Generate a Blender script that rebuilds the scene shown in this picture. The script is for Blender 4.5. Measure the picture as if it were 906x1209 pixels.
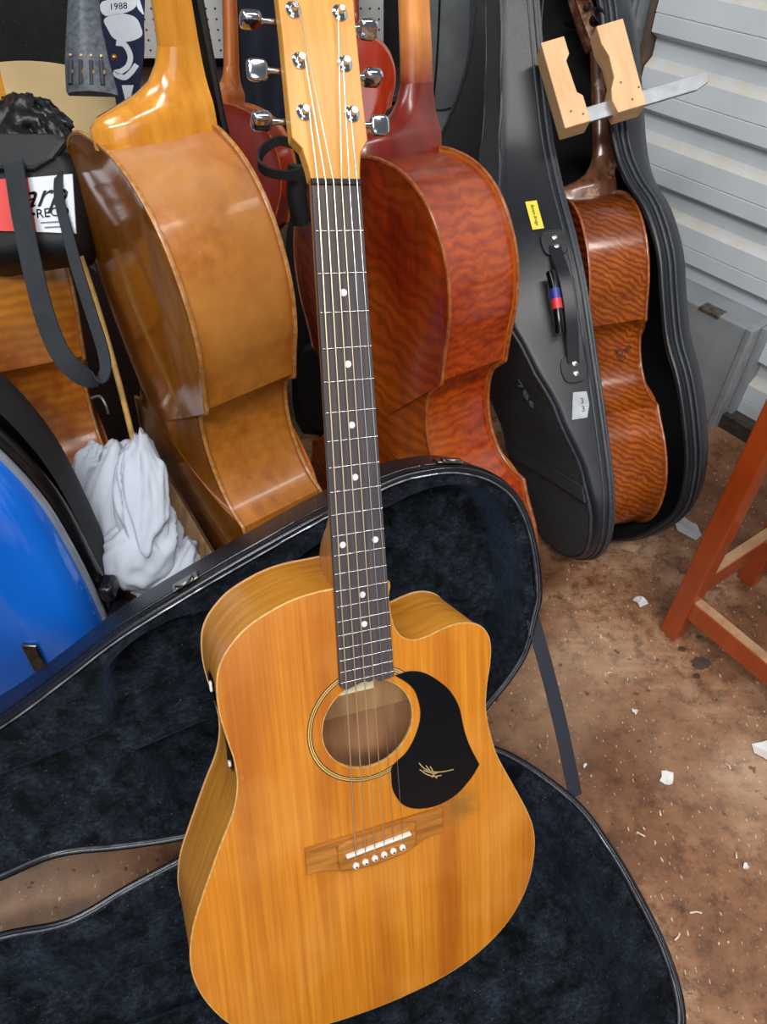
import bpy, bmesh, math, random
from mathutils import Vector, Matrix, noise
from mathutils.geometry import tessellate_polygon
random.seed(7)
R = math.radians
for o in list(bpy.data.objects): bpy.data.objects.remove(o)
SC = bpy.context.scene
COL = SC.collection

# ---------------------------------------------------------------- camera, world, light, exposure
PITCH, CAMH, FPX = R(46), 1.10, 870.0
cam = bpy.data.cameras.new('camera'); cam.sensor_fit = 'HORIZONTAL'; cam.sensor_width = 36
cam.lens = FPX*36/906; cam.clip_start = .02
co = bpy.data.objects.new('camera', cam); COL.objects.link(co)
co.location = (0, 0, CAMH); co.rotation_euler = (math.pi/2-PITCH, 0, 0)
SC.camera = co
W = bpy.data.worlds.new('world'); SC.world = W; W.use_nodes = True
W.node_tree.nodes['Background'].inputs[0].default_value = (.80, .90, 1.0, 1)
W.node_tree.nodes['Background'].inputs[1].default_value = .15
SC.view_settings.view_transform = 'Standard'; SC.view_settings.look = 'None'
SC.view_settings.exposure = 0.0; SC.view_settings.gamma = 1.0; SC.view_settings.use_curve_mapping = False

def area(name, loc, target, sx, sy, power, col):
    l = bpy.data.lights.new(name, 'AREA'); l.shape = 'RECTANGLE'; l.size = sx; l.size_y = sy
    l.energy = power; l.color = col
    o = bpy.data.objects.new(name, l); COL.objects.link(o); o.location = loc
    o.rotation_euler = (Vector(target)-Vector(loc)).to_track_quat('-Z', 'Y').to_euler()
    return o
area('assumed_tube_light', (.75, .10, 2.45), (.45, .55, 0), 1.2, .30, 25, (1, .96, .90))  # assumed ceiling tube, itself unseen; direction taken from the stay strap's shadow
area('assumed_tube_light', (-.15, -.95, 2.45), (-.05, .45, .2), 1.2, .30, 42, (1, .97, .93))  # assumed tube above and behind the camera, inferred from the sound-hole light
area('assumed_tube_light', (-.85, .45, 2.5), (-.4, .65, 0), 1.2, .30, 16, (.95, .98, 1))  # assumed unseen tube on the left, lifts the guitar's bass side
area('assumed_door_light', (.75, -2.3, 1.45), (.15, .7, .35), 1.8, 1.7, 22, (.93, .97, 1))  # added frontal fill; no doorway is seen, one is assumed behind the camera

# ---------------------------------------------------------------- pixel helpers (906x1209 frame) -> world points
CP, SP = math.cos(PITCH), math.sin(PITCH)
def ray(px, py):
    u, v = (px-453)/FPX, (py-604.5)/FPX
    return Vector((u, CP-v*SP, -SP-v*CP))
ORG = Vector((0, 0, CAMH))
def at(px, py, d): return ORG+ray(px, py)*d
def at_z(px, py, z):
    r = ray(px, py); return ORG+r*((z-CAMH)/r.z)
def at_y(px, py, y):
    r = ray(px, py); return ORG+r*(y/r.y)
CRIGHT, CUP, CBACK = Vector((1, 0, 0)), Vector((0, SP, CP)), Vector((0, -CP, SP))

# ---------------------------------------------------------------- materials
def lin(c):
    f = lambda x: x/12.92 if x <= .04045 else ((x+.055)/1.055)**2.4
    return tuple(f(x/255) for x in c)+(1,)
class NT:
    def __init__(s, name):
        s.m = bpy.data.materials.new(name); s.m.use_nodes = True
        s.t = s.m.node_tree; s.b = s.t.nodes['Principled BSDF']
        s.tc = s.t.nodes.new('ShaderNodeTexCoord').outputs['Object']
    def n(s, t, **k):
        x = s.t.nodes.new(t)
        for a, v in k.items(): setattr(x, a, v)
        return x
    def link(s, a, b): s.t.links.new(a, b)
    def noise(s, scale, detail=4, rough=.55, vec=(1, 1, 1), dist=0, rot=(0, 0, 0)):
        mp = s.n('ShaderNodeMapping'); mp.inputs['Scale'].default_value = vec; mp.inputs['Rotation'].default_value = rot
        s.link(s.tc, mp.inputs[0])
        x = s.n('ShaderNodeTexNoise'); x.inputs['Scale'].default_value = scale
        x.inputs['Detail'].default_value = detail; x.inputs['Roughness'].default_value = rough
        x.inputs['Distortion'].default_value = dist
        s.link(mp.outputs[0], x.inputs['Vector']); return x.outputs['Fac']
    def wave(s, scale, dist, dscale, direction='Y', vec=(1, 1, 1), rot=(0, 0, 0), detail=3):
        mp = s.n('ShaderNodeMapping'); mp.inputs['Scale'].default_value = vec; mp.inputs['Rotation'].default_value = rot
        s.link(s.tc, mp.inputs[0])
        x = s.n('ShaderNodeTexWave', bands_direction=direction)
        x.inputs['Scale'].default_value = scale; x.inputs['Distortion'].default_value = dist
        x.inputs['Detail'].default_value = detail; x.inputs['Detail Scale'].default_value = dscale
        s.link(mp.outputs[0], x.inputs['Vector']); return x.outputs['Fac']
    def ramp(s, fac, stops):
        x = s.n('ShaderNodeValToRGB'); e = x.color_ramp.elements
        while len(e) < len(stops): e.new(.5)
        for el, (p, c) in zip(e, stops): el.position = p; el.color = c
        s.link(fac, x.inputs[0]); return x.outputs[0]
    def mix(s, fac, a, b, mode='MIX'):
        x = s.n('ShaderNodeMix', data_type='RGBA', blend_type=mode)
        if isinstance(fac, float): x.inputs[0].default_value = fac
        else: s.link(fac, x.inputs[0])
        for i, v in ((6, a), (7, b)):
            if isinstance(v, tuple): x.inputs[i].default_value = v
            else: s.link(v, x.inputs[i])
        return x.outputs[2]
    def bump(s, h, strength=.2, dist=.002):
        x = s.n('ShaderNodeBump'); x.inputs['Strength'].default_value = strength; x.inputs['Distance'].default_value = dist
        s.link(h, x.inputs['Height']); s.link(x.outputs[0], s.b.inputs['Normal'])
    def col(s, c):
        if isinstance(c, tuple): s.b.inputs['Base Color'].default_value = c
        else: s.link(c, s.b.inputs['Base Color'])
    def set(s, **k):
        for a, v in k.items():
            s.b.inputs[a.replace('_', ' ')].default_value = v
BW = lambda v: (v, v, v, 1)
def plain(name, c, rough=.5, metal=0, var=.12, scale=30, coat=0, bump=0, bscale=300):
    t = NT(name); k = lin(c); d = tuple(x*(1-var*2) for x in k[:3])+(1,)
    h = tuple(min(1, x*(1+var)) for x in k[:3])+(1,)
    t.col(t.ramp(t.noise(scale), [(.3, d), (.7, h)]))
    t.set(Roughness=rough, Metallic=metal, Coat_Weight=coat)
    if bump: t.bump(t.noise(bscale, 2), bump, .001)
    return t.m
def varnish(name, dark, light, rough=.25, coat=.5, grain=(60, 3, 60), flame=None, patch=None, worn=None, rot=(0, 0, 0), top=None):
    t = NT(name)
    c = t.ramp(t.noise(2.0, 6, .6, grain, rot=rot), [(.28, lin(dark)), (.72, lin(light))])
    if patch:
        c = t.mix(t.ramp(t.noise(patch[1], 3, .5, (1, .6, 1)), [(.42, BW(0)), (.62, BW(1))]), c, t.mix(.75, c, lin(patch[0])))
    if flame:
        fl = t.wave(flame[1], flame[2], 1.2, flame[3], rot=flame[4] if len(flame) > 4 else (0, 0, 0))
        c = t.mix(t.ramp(fl, [(.25, BW(0)), (.8, BW(flame[5] if len(flame) > 5 else .75))]), c, lin(flame[0]))
    if worn:
        c = t.mix(t.ramp(t.noise(worn[1], 8, .7), [(worn[2], BW(0)), (worn[2]+.08, BW(.8))]), c, lin(worn[0]))
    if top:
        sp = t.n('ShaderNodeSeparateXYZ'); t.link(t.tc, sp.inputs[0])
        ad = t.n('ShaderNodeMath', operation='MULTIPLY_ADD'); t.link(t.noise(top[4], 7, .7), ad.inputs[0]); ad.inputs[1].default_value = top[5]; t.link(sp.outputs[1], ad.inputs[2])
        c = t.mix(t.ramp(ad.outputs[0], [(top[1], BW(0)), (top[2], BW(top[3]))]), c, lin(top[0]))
    t.col(c); t.set(Roughness=rough, Coat_Weight=coat, Coat_Roughness=.12)
    t.bump(t.noise(3, 4, .5, grain, rot=rot), .04, .001)
    return t.m
def plush(name, dark, light, sheen=.5):
    t = NT(name)
    c = t.ramp(t.noise(26, 9, .74, dist=.35), [(.40, lin(dark)), (.64, lin(light))])
    c = t.mix(t.ramp(t.noise(150, 6, .75, (1, 1.6, 1)), [(.40, BW(.75)), (.62, BW(0))]), c, lin(dark))
    c = t.mix(t.ramp(t.noise(420, 1, .3), [(.76, BW(0)), (.80, BW(.5))]), c, lin((120, 125, 130)))
    t.col(c); t.set(Roughness=.95, Sheen_Weight=sheen, Sheen_Roughness=.4, Specular_IOR_Level=.15)
    t.b.inputs['Sheen Tint'].default_value = lin((120, 150, 190))
    t.bump(t.noise(160, 6, .7), .6, .004)
    return t.m
def leather(name, c, rough=.42, bscale=260, b=.35, dust=0):
    t = NT(name); k = lin(c)
    x = t.n('ShaderNodeTexVoronoi'); x.inputs['Scale'].default_value = bscale; t.link(t.tc, x.inputs['Vector'])
    cc = t.ramp(t.noise(12, 5), [(.3, tuple(v*.6 for v in k[:3])+(1,)), (.7, tuple(v*1.25 for v in k[:3])+(1,))])
    if dust: cc = t.mix(t.ramp(t.noise(350, 3, .6), [(.62, BW(0)), (.72, BW(dust))]), cc, lin((150, 155, 165)))
    t.col(cc); t.set(Roughness=rough)
    t.bump(x.outputs['Distance'], b, .0012)
    return t.m

MT = {}
MT['guitar_top'] = None
def guitar_top_mat():
    t = NT('spruce_top_honey')
    c = t.ramp(t.noise(2.0, 7, .6, (110, 2.2, 60)), [(.25, lin((172, 98, 14))), (.55, lin((200, 124, 28))), (.8, lin((216, 146, 48)))])
    c = t.mix(t.ramp(t.noise(1.3, 3, .5, (14, .9, 1), dist=.3), [(.5, BW(0)), (.66, BW(.55))]), c, lin((146, 68, 10)))
    c = t.mix(t.ramp(t.noise(9, 4, .5), [(.45, BW(0)), (.75, BW(.35))]), c, lin((226, 160, 78)))
    c = t.mix(t.ramp(t.noise(70, 6, .75, (1, .4, 1)), [(.70, BW(0)), (.76, BW(.5))]), c, lin((235, 195, 130)))
    # rubbed bare patch beside the bridge
    sp = t.n('ShaderNodeSeparateXYZ'); t.link(t.tc, sp.inputs[0])
    vm = t.n('ShaderNodeVectorMath', operation='DISTANCE'); t.link(t.tc, vm.inputs[0]); vm.inputs[1].default_value = (.102, .005, -.008)
    ad = t.n('ShaderNodeMath', operation='MULTIPLY_ADD'); t.link(t.noise(60, 6, .7), ad.inputs[0]); ad.inputs[1].default_value = .045; t.link(vm.outputs['Value'], ad.inputs[2])
    c = t.mix(t.ramp(ad.outputs[0], [(.030, BW(.7)), (.052, BW(0))]), c, lin((120, 88, 42)))
    t.col(c); t.set(Roughness=.45, Coat_Weight=.12, Coat_Roughness=.2, Specular_IOR_Level=.35)
    t.bump(t.noise(2.0, 5, .6, (220, 4, 60)), .05, .0006)
    return t.m
MT['top'] = guitar_top_mat()
MT['side'] = varnish('honey_side_wood', (180, 112, 28), (214, 150, 56), .4, .25, (5, 5, 60), worn=((120, 70, 20), 30, .70))
MT['head'] = varnish('maple_headstock', (176, 116, 34), (206, 150, 62), .5, .1, (50, 3, 50), worn=((150, 95, 40), 40, .72))
MT['neckw'] = varnish('maple_neck', (170, 100, 36), (204, 144, 64), .35, .3, (50, 3, 50))
MT['bridge'] = varnish('bridge_wood', (128, 72, 18), (198, 130, 50), .4, .15, (6, 90, 60))
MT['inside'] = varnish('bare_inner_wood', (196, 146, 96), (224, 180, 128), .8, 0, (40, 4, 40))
MT['inside_shaded'] = varnish('bare_inner_wood_shaded', (176, 124, 84), (204, 154, 110), .8, 0, (40, 4, 40))  # darker copy of the inner wood, standing for shade inside the body
MT['fret'] = plain('fret_nickel', (205, 208, 212), .25, 1, .05)
MT['chrome'] = plain('chrome', (215, 218, 225), .12, 1, .04)
MT['board'] = varnish('rosewood_board', (52, 46, 48), (82, 74, 74), .5, 0, (160, 5, 60))
MT['nut'] = plain('black_nut', (24, 22, 24), .4)
MT['dot'] = plain('pearl_dot', (225, 230, 235), .3)
MT['cream'] = plain('cream_plastic', (228, 216, 180), .35)
MT['white'] = plain('bone_white', (232, 228, 220), .35, var=.04)
MT['blackp'] = plain('gloss_black_plate', (4, 5, 9), .22, var=.1)
MT['string'] = plain('bronze_string', (232, 208, 178), .35, .8, .05)
MT['steel'] = plain('steel_string', (210, 212, 216), .3, 1, .05)
MT['bind'] = plain('binding_edge', (205, 160, 90), .4, var=.15, scale=120)
MT['ring'] = plain('rosette_black_line', (46, 34, 22), .5)
MT['ringc'] = plain('rosette_cream_line', (206, 168, 92), .5)
MT['gold'] = plain('gold_print', (170, 150, 100), .5)
MT['plush'] = plush('black_plush', (4, 5, 7), (46, 55, 68), .25)
MT['caseblk'] = leather('black_case_vinyl', (26, 28, 36), .36, 330, .5, dust=.35)
MT['rim'] = plain('dark_case_bead', (22, 24, 30), .22, var=.2)
MT['rimsil'] = plain('silver_valance', (150, 155, 165), .3, .8, .3, 60)
MT['latch'] = plain('worn_nickel', (150, 146, 140), .3, 1, .3, 80)
MT['strap'] = plain('navy_black_webbing', (38, 42, 54), .7, bump=.4, bscale=900)
# left honey cello
MT['A_back'] = varnish('amber_back', (108, 58, 10), (150, 90, 22), .16, .7, (30, 3, 30), patch=((96, 50, 10), 5))
MT['A_rib'] = varnish('honey_rib', (144, 80, 18), (178, 110, 34), .42, .22, (4, 30, 30), patch=((188, 128, 58), 6), worn=((205, 175, 140), 60, .66), top=((176, 132, 100), .80, .90, .7, 18, .22))
MT['A_neck'] = varnish('honey_neck', (178, 110, 26), (214, 150, 52), .2, .6, (30, 4, 30))
MT['edgeA'] = varnish('worn_edge_amber', (130, 76, 26), (196, 140, 76), .35, .3, (60, 60, 60))
MT['B_back'] = varnish('red_flamed_back', (84, 18, 5), (140, 42, 8), .25, .4, (16, 2, 16), flame=((64, 12, 5), 16, 9, 'Y', (0, 0, .5), .35), patch=((160, 84, 20), 5))
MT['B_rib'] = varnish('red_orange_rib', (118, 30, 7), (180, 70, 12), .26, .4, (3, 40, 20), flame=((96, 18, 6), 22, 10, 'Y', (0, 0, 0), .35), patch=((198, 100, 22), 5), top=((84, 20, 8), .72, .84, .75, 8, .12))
MT['B_neck'] = varnish('red_neck_heel', (84, 16, 8), (122, 32, 12), .3, .3, (20, 4, 20))
MT['B_neckp'] = varnish('bare_maple_neck', (190, 112, 44), (226, 158, 88), .3, .3, (40, 4, 40), worn=((120, 40, 14), 20, .64))
def fade_neck():
    t = NT('maple_neck_fading_to_red')
    sp = t.n('ShaderNodeSeparateXYZ'); t.link(t.tc, sp.inputs[0])
    ad = t.n('ShaderNodeMath', operation='MULTIPLY_ADD'); t.link(t.noise(25, 5, .6), ad.inputs[0]); ad.inputs[1].default_value = .05; t.link(sp.outputs[1], ad.inputs[2])
    c = t.ramp(t.noise(2.0, 6, .6, (40, 4, 40)), [(.28, lin((190, 112, 44))), (.72, lin((226, 158, 88)))])
    t.col(t.mix(t.ramp(ad.outputs[0], [(.855, BW(1)), (.925, BW(0))]), c, lin((110, 26, 12)))); t.set(Roughness=.3, Coat_Weight=.3)
    return t.m
MT['B_neckp'] = fade_neck()
MT['edgeB'] = varnish('worn_edge_red', (110, 40, 14), (176, 100, 44), .35, .3, (60, 60, 60))
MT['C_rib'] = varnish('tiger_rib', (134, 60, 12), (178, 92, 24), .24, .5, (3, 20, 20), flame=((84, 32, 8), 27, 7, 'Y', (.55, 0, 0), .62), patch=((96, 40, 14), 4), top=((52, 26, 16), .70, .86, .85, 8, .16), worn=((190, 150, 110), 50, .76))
MT['C_back'] = varnish('tiger_back', (110, 40, 12), (150, 66, 20), .24, .55, (14, 2, 14), flame=((60, 18, 6), 22, 3, 'Y', (0, 0, .3), .7))
MT['C_neck'] = varnish('dark_neck', (74, 40, 26), (128, 82, 58), .3, .4, (30, 2, 30), worn=((190, 150, 128), 14, .52))
MT['C_head'] = varnish('scroll_brown', (110, 50, 16), (156, 84, 34), .25, .5, (20, 20, 20))
MT['D_rib'] = varnish('redbrown_rib', (150, 70, 22), (204, 122, 40), .25, .55, (4, 20, 20), patch=((206, 140, 40), 6), flame=((150, 80, 24), 20, 3, 'Y', (0, 0, 0), .4))
MT['E_back'] = varnish('plain_red_back', (96, 22, 14), (124, 34, 20), .3, .45, (10, 3, 10))
MT['E_rib'] = varnish('plain_red_rib', (140, 34, 18), (166, 48, 24), .28, .5, (10, 3, 10))
MT['E_neck'] = varnish('orange_neck', (150, 70, 24), (196, 116, 54), .3, .4, (30, 4, 30))
MT['F_back'] = varnish('scarlet_back', (160, 40, 16), (186, 60, 28), .12, .8, (10, 3, 10))
MT['ebony'] = plain('ebony', (18, 17, 18), .3, bump=.05)
MT['spruce'] = varnish('spruce_front', (150, 76, 22), (190, 110, 40), .3, .4, (90, 3, 30))

# ---------------------------------------------------------------- mesh helpers
class G:
    def __init__(s): s.v = []; s.f = []; s.mi = []
    def add(s, vs, fs, m=0):
        b = len(s.v); s.v += [tuple(v) for v in vs]
        for f in fs: s.f.append(tuple(i+b for i in f)); s.mi.append(m)
        return s
    def prism(s, out, z0, z1, holes=(), m=0, walls=True):
        loops = [list(out)]+[list(h) for h in holes]; flat = [p for l in loops for p in l]
        tri = tessellate_polygon([[Vector((p[0], p[1], 0)) for p in l] for l in loops])
        n = len(flat)
        vs = [(p[0], p[1], z0) for p in flat]+[(p[0], p[1], z1) for p in flat]
        fs = []
        for a, b, c in tri:
            A, B, Cc = flat[a], flat[b], flat[c]
            if (B[0]-A[0])*(Cc[1]-A[1])-(B[1]-A[1])*(Cc[0]-A[0]) < 0: a, c = c, a
            fs += [(a+n, b+n, c+n), (c, b, a)]
        if walls:
            k = 0
            for l in loops:
                L = len(l)
                for i in range(L):
                    j = (i+1) % L; fs.append((k+i, k+j, k+j+n, k+i+n))
                k += L
        return s.add(vs, fs, m)
    def loft(s, rings, closed=True, cap=True, m=0):
        n = len(rings[0]); vs = [p for r in rings for p in r]; fs = []
        for k in range(len(rings)-1):
            for i in range(n if closed else n-1):
                j = (i+1) % n; fs.append((k*n+i, k*n+j, (k+1)*n+j, (k+1)*n+i))
        if cap and closed:
            fs.append(tuple(range(n))[::-1]); fs.append(tuple((len(rings)-1)*n+i for i in range(n)))
        return s.add(vs, fs, m)
    def tube(s, pts, r, n=8, closed=False, cap=True, m=0):
        pts = [Vector(p) for p in pts]; L = len(pts); rings = []; up = None
        for i, p in enumerate(pts):
            a = pts[(i-1) % L] if closed or i else p; b = pts[(i+1) % L] if closed or i < L-1 else p
            t = (b-a).normalized() if (b-a).length > 1e-9 else Vector((0, 0, 1))
            if up is None: up = t.orthogonal().normalized()
            up = (up-t*up.dot(t)); up = up.normalized() if up.length > 1e-6 else t.orthogonal().normalized()
            w = t.cross(up); rr = r[i] if isinstance(r, (list, tuple)) else r
            rings.append([p+(up*math.cos(2*math.pi*k/n)+w*math.sin(2*math.pi*k/n))*rr for k in range(n)])
        if closed: rings.append(rings[0])
        return s.loft(rings, True, cap and not closed, m)
    def ribbon(s, pts, side, w, th, m=0):
        pts = [Vector(p) for p in pts]; rings = []
        for i, p in enumerate(pts):
            t = (pts[min(i+1, len(pts)-1)]-pts[max(i-1, 0)]).normalized()
            sd = Vector(side[i] if isinstance(side, list) else side); sd = (sd-t*sd.dot(t)).normalized(); nn = t.cross(sd)
            ww = w[i] if isinstance(w, list) else w
            rings.append([p+sd*ww/2+nn*th/2, p-sd*ww/2+nn*th/2, p-sd*ww/2-nn*th/2, p+sd*ww/2-nn*th/2])
        return s.loft(rings, True, True, m)
    def box(s, c, sz, M=None, m=0):
        x, y, z = (k/2 for k in sz); c = Vector(c)
        vs = [Vector(p) for p in ((-x, -y, -z), (x, -y, -z), (x, y, -z), (-x, y, -z), (-x, -y, z), (x, -y, z), (x, y, z), (-x, y, z))]
        vs = [(M @ v if M else v)+c for v in vs]
        return s.add(vs, [(3, 2, 1, 0), (4, 5, 6, 7), (0, 1, 5, 4), (1, 2, 6, 5), (2, 3, 7, 6), (3, 0, 4, 7)], m)
    def lathe(s, prof, c, ax, n=20, m=0):
        ax = Vector(ax).normalized(); u = ax.orthogonal().normalized(); w = ax.cross(u); c = Vector(c)
        rings = [[c+ax*h+(u*math.cos(2*math.pi*k/n)+w*math.sin(2*math.pi*k/n))*r for k in range(n)] for r, h in prof]
        return s.loft(rings, True, True, m)
    def ell(s, c, rad, M=None, nu=16, nv=10, m=0):
        c = Vector(c); rings = []
        for j in range(1, nv):
            t = math.pi*j/nv
            ring = []
            for k in range(nu):
                p = Vector((rad[0]*math.sin(t)*math.cos(2*math.pi*k/nu), rad[1]*math.sin(t)*math.sin(2*math.pi*k/nu), -rad[2]*math.cos(t)))
                ring.append((M @ p if M else p)+c)
            rings.append(ring)
        return s.loft(rings, True, True, m)
    def build(s, name, mat, parent=None, smooth=35, bevel=0, sub=0):
        me = bpy.data.meshes.new(name); me.from_pydata(s.v, [], s.f)
        for mm in (mat if isinstance(mat, (list, tuple)) else [mat]): me.materials.append(mm)
        if len(me.materials) > 1: me.polygons.foreach_set('material_index', s.mi)
        bm = bmesh.new(); bm.from_mesh(me); bmesh.ops.recalc_face_normals(bm, faces=bm.faces); bm.to_mesh(me); bm.free()
        if smooth:
            me.shade_smooth(); me.set_sharp_from_angle(angle=R(smooth))
        me.update()
        o = bpy.data.objects.new(name, me); COL.objects.link(o)
        if parent: o.parent = parent
        if bevel:
            b = o.modifiers.new('bevel', 'BEVEL'); b.width = bevel; b.segments = 2; b.limit_method = 'ANGLE'; b.angle_limit = R(40)
        if sub:
            b = o.modifiers.new('sub', 'SUBSURF'); b.levels = sub; b.render_levels = sub
        return o
def root(name, label, cat, M=None, group=None):
    o = bpy.data.objects.new(name, None); COL.objects.link(o); o.empty_display_size = .05
    if M is not None: o.matrix_world = M
    o['label'] = label; o['category'] = cat
    if group: o['group'] = group
    return o
def tag(o, label, cat, group=None):
    o['label'] = label; o['category'] = cat
    if group: o['group'] = group
    return o
def struct(o): o['kind'] = 'structure'; return o
def pose(Rm, t, s=1.0):
    return Matrix(((Rm[0][0]*s, Rm[0][1]*s, Rm[0][2]*s, t[0]), (Rm[1][0]*s, Rm[1][1]*s, Rm[1][2]*s, t[1]), (Rm[2][0]*s, Rm[2][1]*s, Rm[2][2]*s, t[2]), (0, 0, 0, 1)))
def frame(x, y, z, t, s=1.0):
    return pose([[x[0], y[0], z[0]], [x[1], y[1], z[1]], [x[2], y[2], z[2]]], t, s)
def cr(pts, n=6, closed=False):
    P = [Vector(p) for p in pts]; L = len(P); out = []
    for i in range(L if closed else L-1):
        a = P[(i-1) % L] if closed or i > 0 else 2*P[0]-P[1]
        b = P[i]; c = P[(i+1) % L]
        d = P[(i+2) % L] if closed or i < L-2 else 2*P[-1]-P[-2]
        for k in range(n):
            t = k/n
            out.append(.5*((2*b)+(c-a)*t+(2*a-5*b+4*c-d)*t*t+(3*b-a-3*c+d)*t**3))
    if not closed: out.append(P[-1])
    return out
def offset(pts, d):
    """inward offset of a closed 2D loop"""
    P = [Vector((p[0], p[1])) for p in pts]; L = len(P)
    ar = sum(P[i].x*P[(i+1) % L].y-P[(i+1) % L].x*P[i].y for i in range(L)); sg = 1 if ar > 0 else -1
    out = []
    for i in range(L):
        t = (P[(i+1) % L]-P[i-1]).normalized(); out.append(P[i]+Vector((-t.y, t.x))*d*sg)
    return out
def text(body, size, mat, parent, M, name='lettering', shear=0, depth=.0002):
    cu = bpy.data.curves.new('t', 'FONT'); cu.body = body; cu.size = size; cu.shear = shear; cu.extrude = depth; cu.resolution_u = 3
    cu.align_x = 'CENTER'; cu.align_y = 'CENTER'
    o = bpy.data.objects.new('t', cu); COL.objects.link(o)
    bpy.context.view_layer.update()
    me = bpy.data.meshes.new_from_object(o.evaluated_get(bpy.context.evaluated_depsgraph_get()))
    bpy.data.objects.remove(o); bpy.data.curves.remove(cu)
    me.materials.clear(); me.materials.append(mat)
    q = bpy.data.objects.new(name, me); COL.objects.link(q)
    q.parent = parent; q.matrix_local = M
    return q

# ================================================================ the setting
def floor_mat():
    t = NT('worn_plywood_floor')
    c = t.ramp(t.noise(3.2, 8, .65), [(.32, lin((88, 56, 36))), (.5, lin((144, 102, 72))), (.64, lin((194, 156, 124)))])
    c = t.mix(t.ramp(t.noise(2.0, 7, .6, (3, 40, 1), rot=(0, 0, R(-25))), [(.45, BW(0)), (.7, BW(.45))]), c, lin((118, 76, 46)))
    c = t.mix(t.ramp(t.noise(34, 9, .8), [(.48, BW(0)), (.60, BW(.8))]), c, lin((84, 54, 38)))
    c = t.mix(t.ramp(t.noise(1.6, 3, .5), [(.48, BW(0)), (.62, BW(.55))]), c, lin((176, 150, 126)))
    c = t.mix(t.ramp(t.noise(230, 2, .5, (1, .35, 1), rot=(0, 0, .6)), [(.68, BW(0)), (.71, BW(.85))]), c, lin((215, 200, 180)))
    c = t.mix(t.ramp(t.noise(60, 3, .5), [(.66, BW(0)), (.70, BW(.7))]), c, lin((62, 46, 40)))
    t.col(c); t.set(Roughness=.5, Specular_IOR_Level=.35)
    t.bump(t.noise(60, 8, .7), .12, .002)
    return t.m
g = G(); g.box((.3, 1.0, -.02), (3.6, 4.4, .04)); fl = struct(g.build('floor', floor_mat(), smooth=0))

WD = Vector((-.609026, .79315, 0)); WN = Vector((-.79315, -.609026, 0)); W0 = Vector((.8325, 1.3732, 0))
wall_mat = plain('pale_grey_steel', (206, 213, 219), .42, 0, .06, 4)
def dusty():
    t = NT('dusty_steel_ledge')
    c = t.ramp(t.noise(16, 6, .7), [(.35, lin((196, 190, 176))), (.65, lin((202, 206, 210)))])
    c = t.mix(t.ramp(t.noise(120, 5, .7), [(.66, BW(0)), (.72, BW(.8))]), c, lin((96, 86, 74)))
    t.col(c); t.set(Roughness=.7); return t.m
dust_mat = dusty()
wm = frame(WD, Vector((0, 0, 1)), -WN*-1, W0)       # local x along wall, y up, z towards the room
g = G(); g.box((.08, .9, -.03), (2.36, 1.9, .02))
wr = struct(g.build('wall_right', wall_mat, smooth=0)); wr.matrix_world = wm
PZ = .134; x0, x1 = -1.1, .455
prof = [(-.013, 0, 0), (-.046, 0, 0), (-.062, .020, 1), (-.100, .022, 0), (-.1005, .020, 0), (-.103, .020, 0), (-.1035, .022, 0), (-.134, .022, 0), (-.147, 0, 0)]
cg = G()
for (a, za, m), (b, zb, mb) in zip(prof[:-1], prof[1:]):
    cg.add([(x0, a, za), (x1, a, za), (x1, b, zb), (x0, b, zb)], [(0, 1, 2, 3)], mb)
p0 = cg.build('cladding_panel', [wall_mat, dust_mat], wr, smooth=0); p0.location = (0, .706+2*PZ, 0)
for k in range(1, 8):
    c_ = p0.copy(); COL.objects.link(c_); c_.parent = wr; c_.location = (0, .706+(2-k)*PZ, 0)
rail_mat = plain('dirty_dark_rail', (62, 56, 50), .7, 0, .3, 60)
g = G(); g.box((-.2, .018, .035), (1.3, .036, .05)); struct(g.build('trim_1', rail_mat, wr, smooth=0))
galv = plain('galvanised_post', (138, 143, 148), .35, .55, .12, 40)
brown = plain('rusty_strip', (92, 72, 62), .7)
g = G(); g.box((.512, .9, .03), (.085, 1.8, .06)); g.box((.484, .9, .066), (.020, 1.8, .014))
g2 = g.build('trim_2', galv, wr, smooth=0, bevel=.003)
struct(g2)
g = G(); g.box((.463, .9, .012), (.010, 1.8, .030)); struct(g.build('trim_3', brown, wr, smooth=0))
# back wall with pegboard
bw = struct(G().box((-.3, 2.62, .9), (3.4, .04, 1.9)).build('wall_back', plain('dark_back_wall', (52, 48, 48), .8), smooth=0))
def peg_mat():
    t = NT('white_pegboard')
    mp = t.n('ShaderNodeMapping'); mp.inputs['Scale'].default_value = (1/.0254,)*3; t.link(t.tc, mp.inputs[0])
    fr = t.n('ShaderNodeVectorMath', operation='FRACTION'); t.link(mp.outputs[0], fr.inputs[0])
    sp = t.n('ShaderNodeSeparateXYZ'); t.link(fr.outputs[0], sp.inputs[0])
    cb = t.n('ShaderNodeCombineXYZ'); t.link(sp.outputs[0], cb.inputs[0]); t.link(sp.outputs[2], cb.inputs[2])
    cb.inputs[1].default_value = .5
    d = t.n('ShaderNodeVectorMath', operation='DISTANCE'); t.link(cb.outputs[0], d.inputs[0]); d.inputs[1].default_value = (.5, .5, .5)
    t.col(t.ramp(d.outputs['Value'], [(.10, lin((50, 50, 56))), (.14, lin((222, 222, 218)))]))
    t.set(Roughness=.5); return t.m
pegb = G().box((-.82, 2.44, .95), (1.64, .006, .95)).build('pegboard', peg_mat(), smooth=0, bevel=.001)
tag(pegb, 'white perforated pegboard on the back wall behind the instruments', 'pegboard')
pegb.location = (0, 0, 0)
g = G(); g.box((-.5, 2.38, .42), (1.5, .26, .03)); g.box((-.5, 2.26, .39), (1.5, .02, .06))
sh = g.build('shelf', plain('dusky_brown_shelf', (92, 72, 70), .5), smooth=0, bevel=.003)
tag(sh, 'dusky brown shelf edge below the white pegboard', 'shelf')

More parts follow.
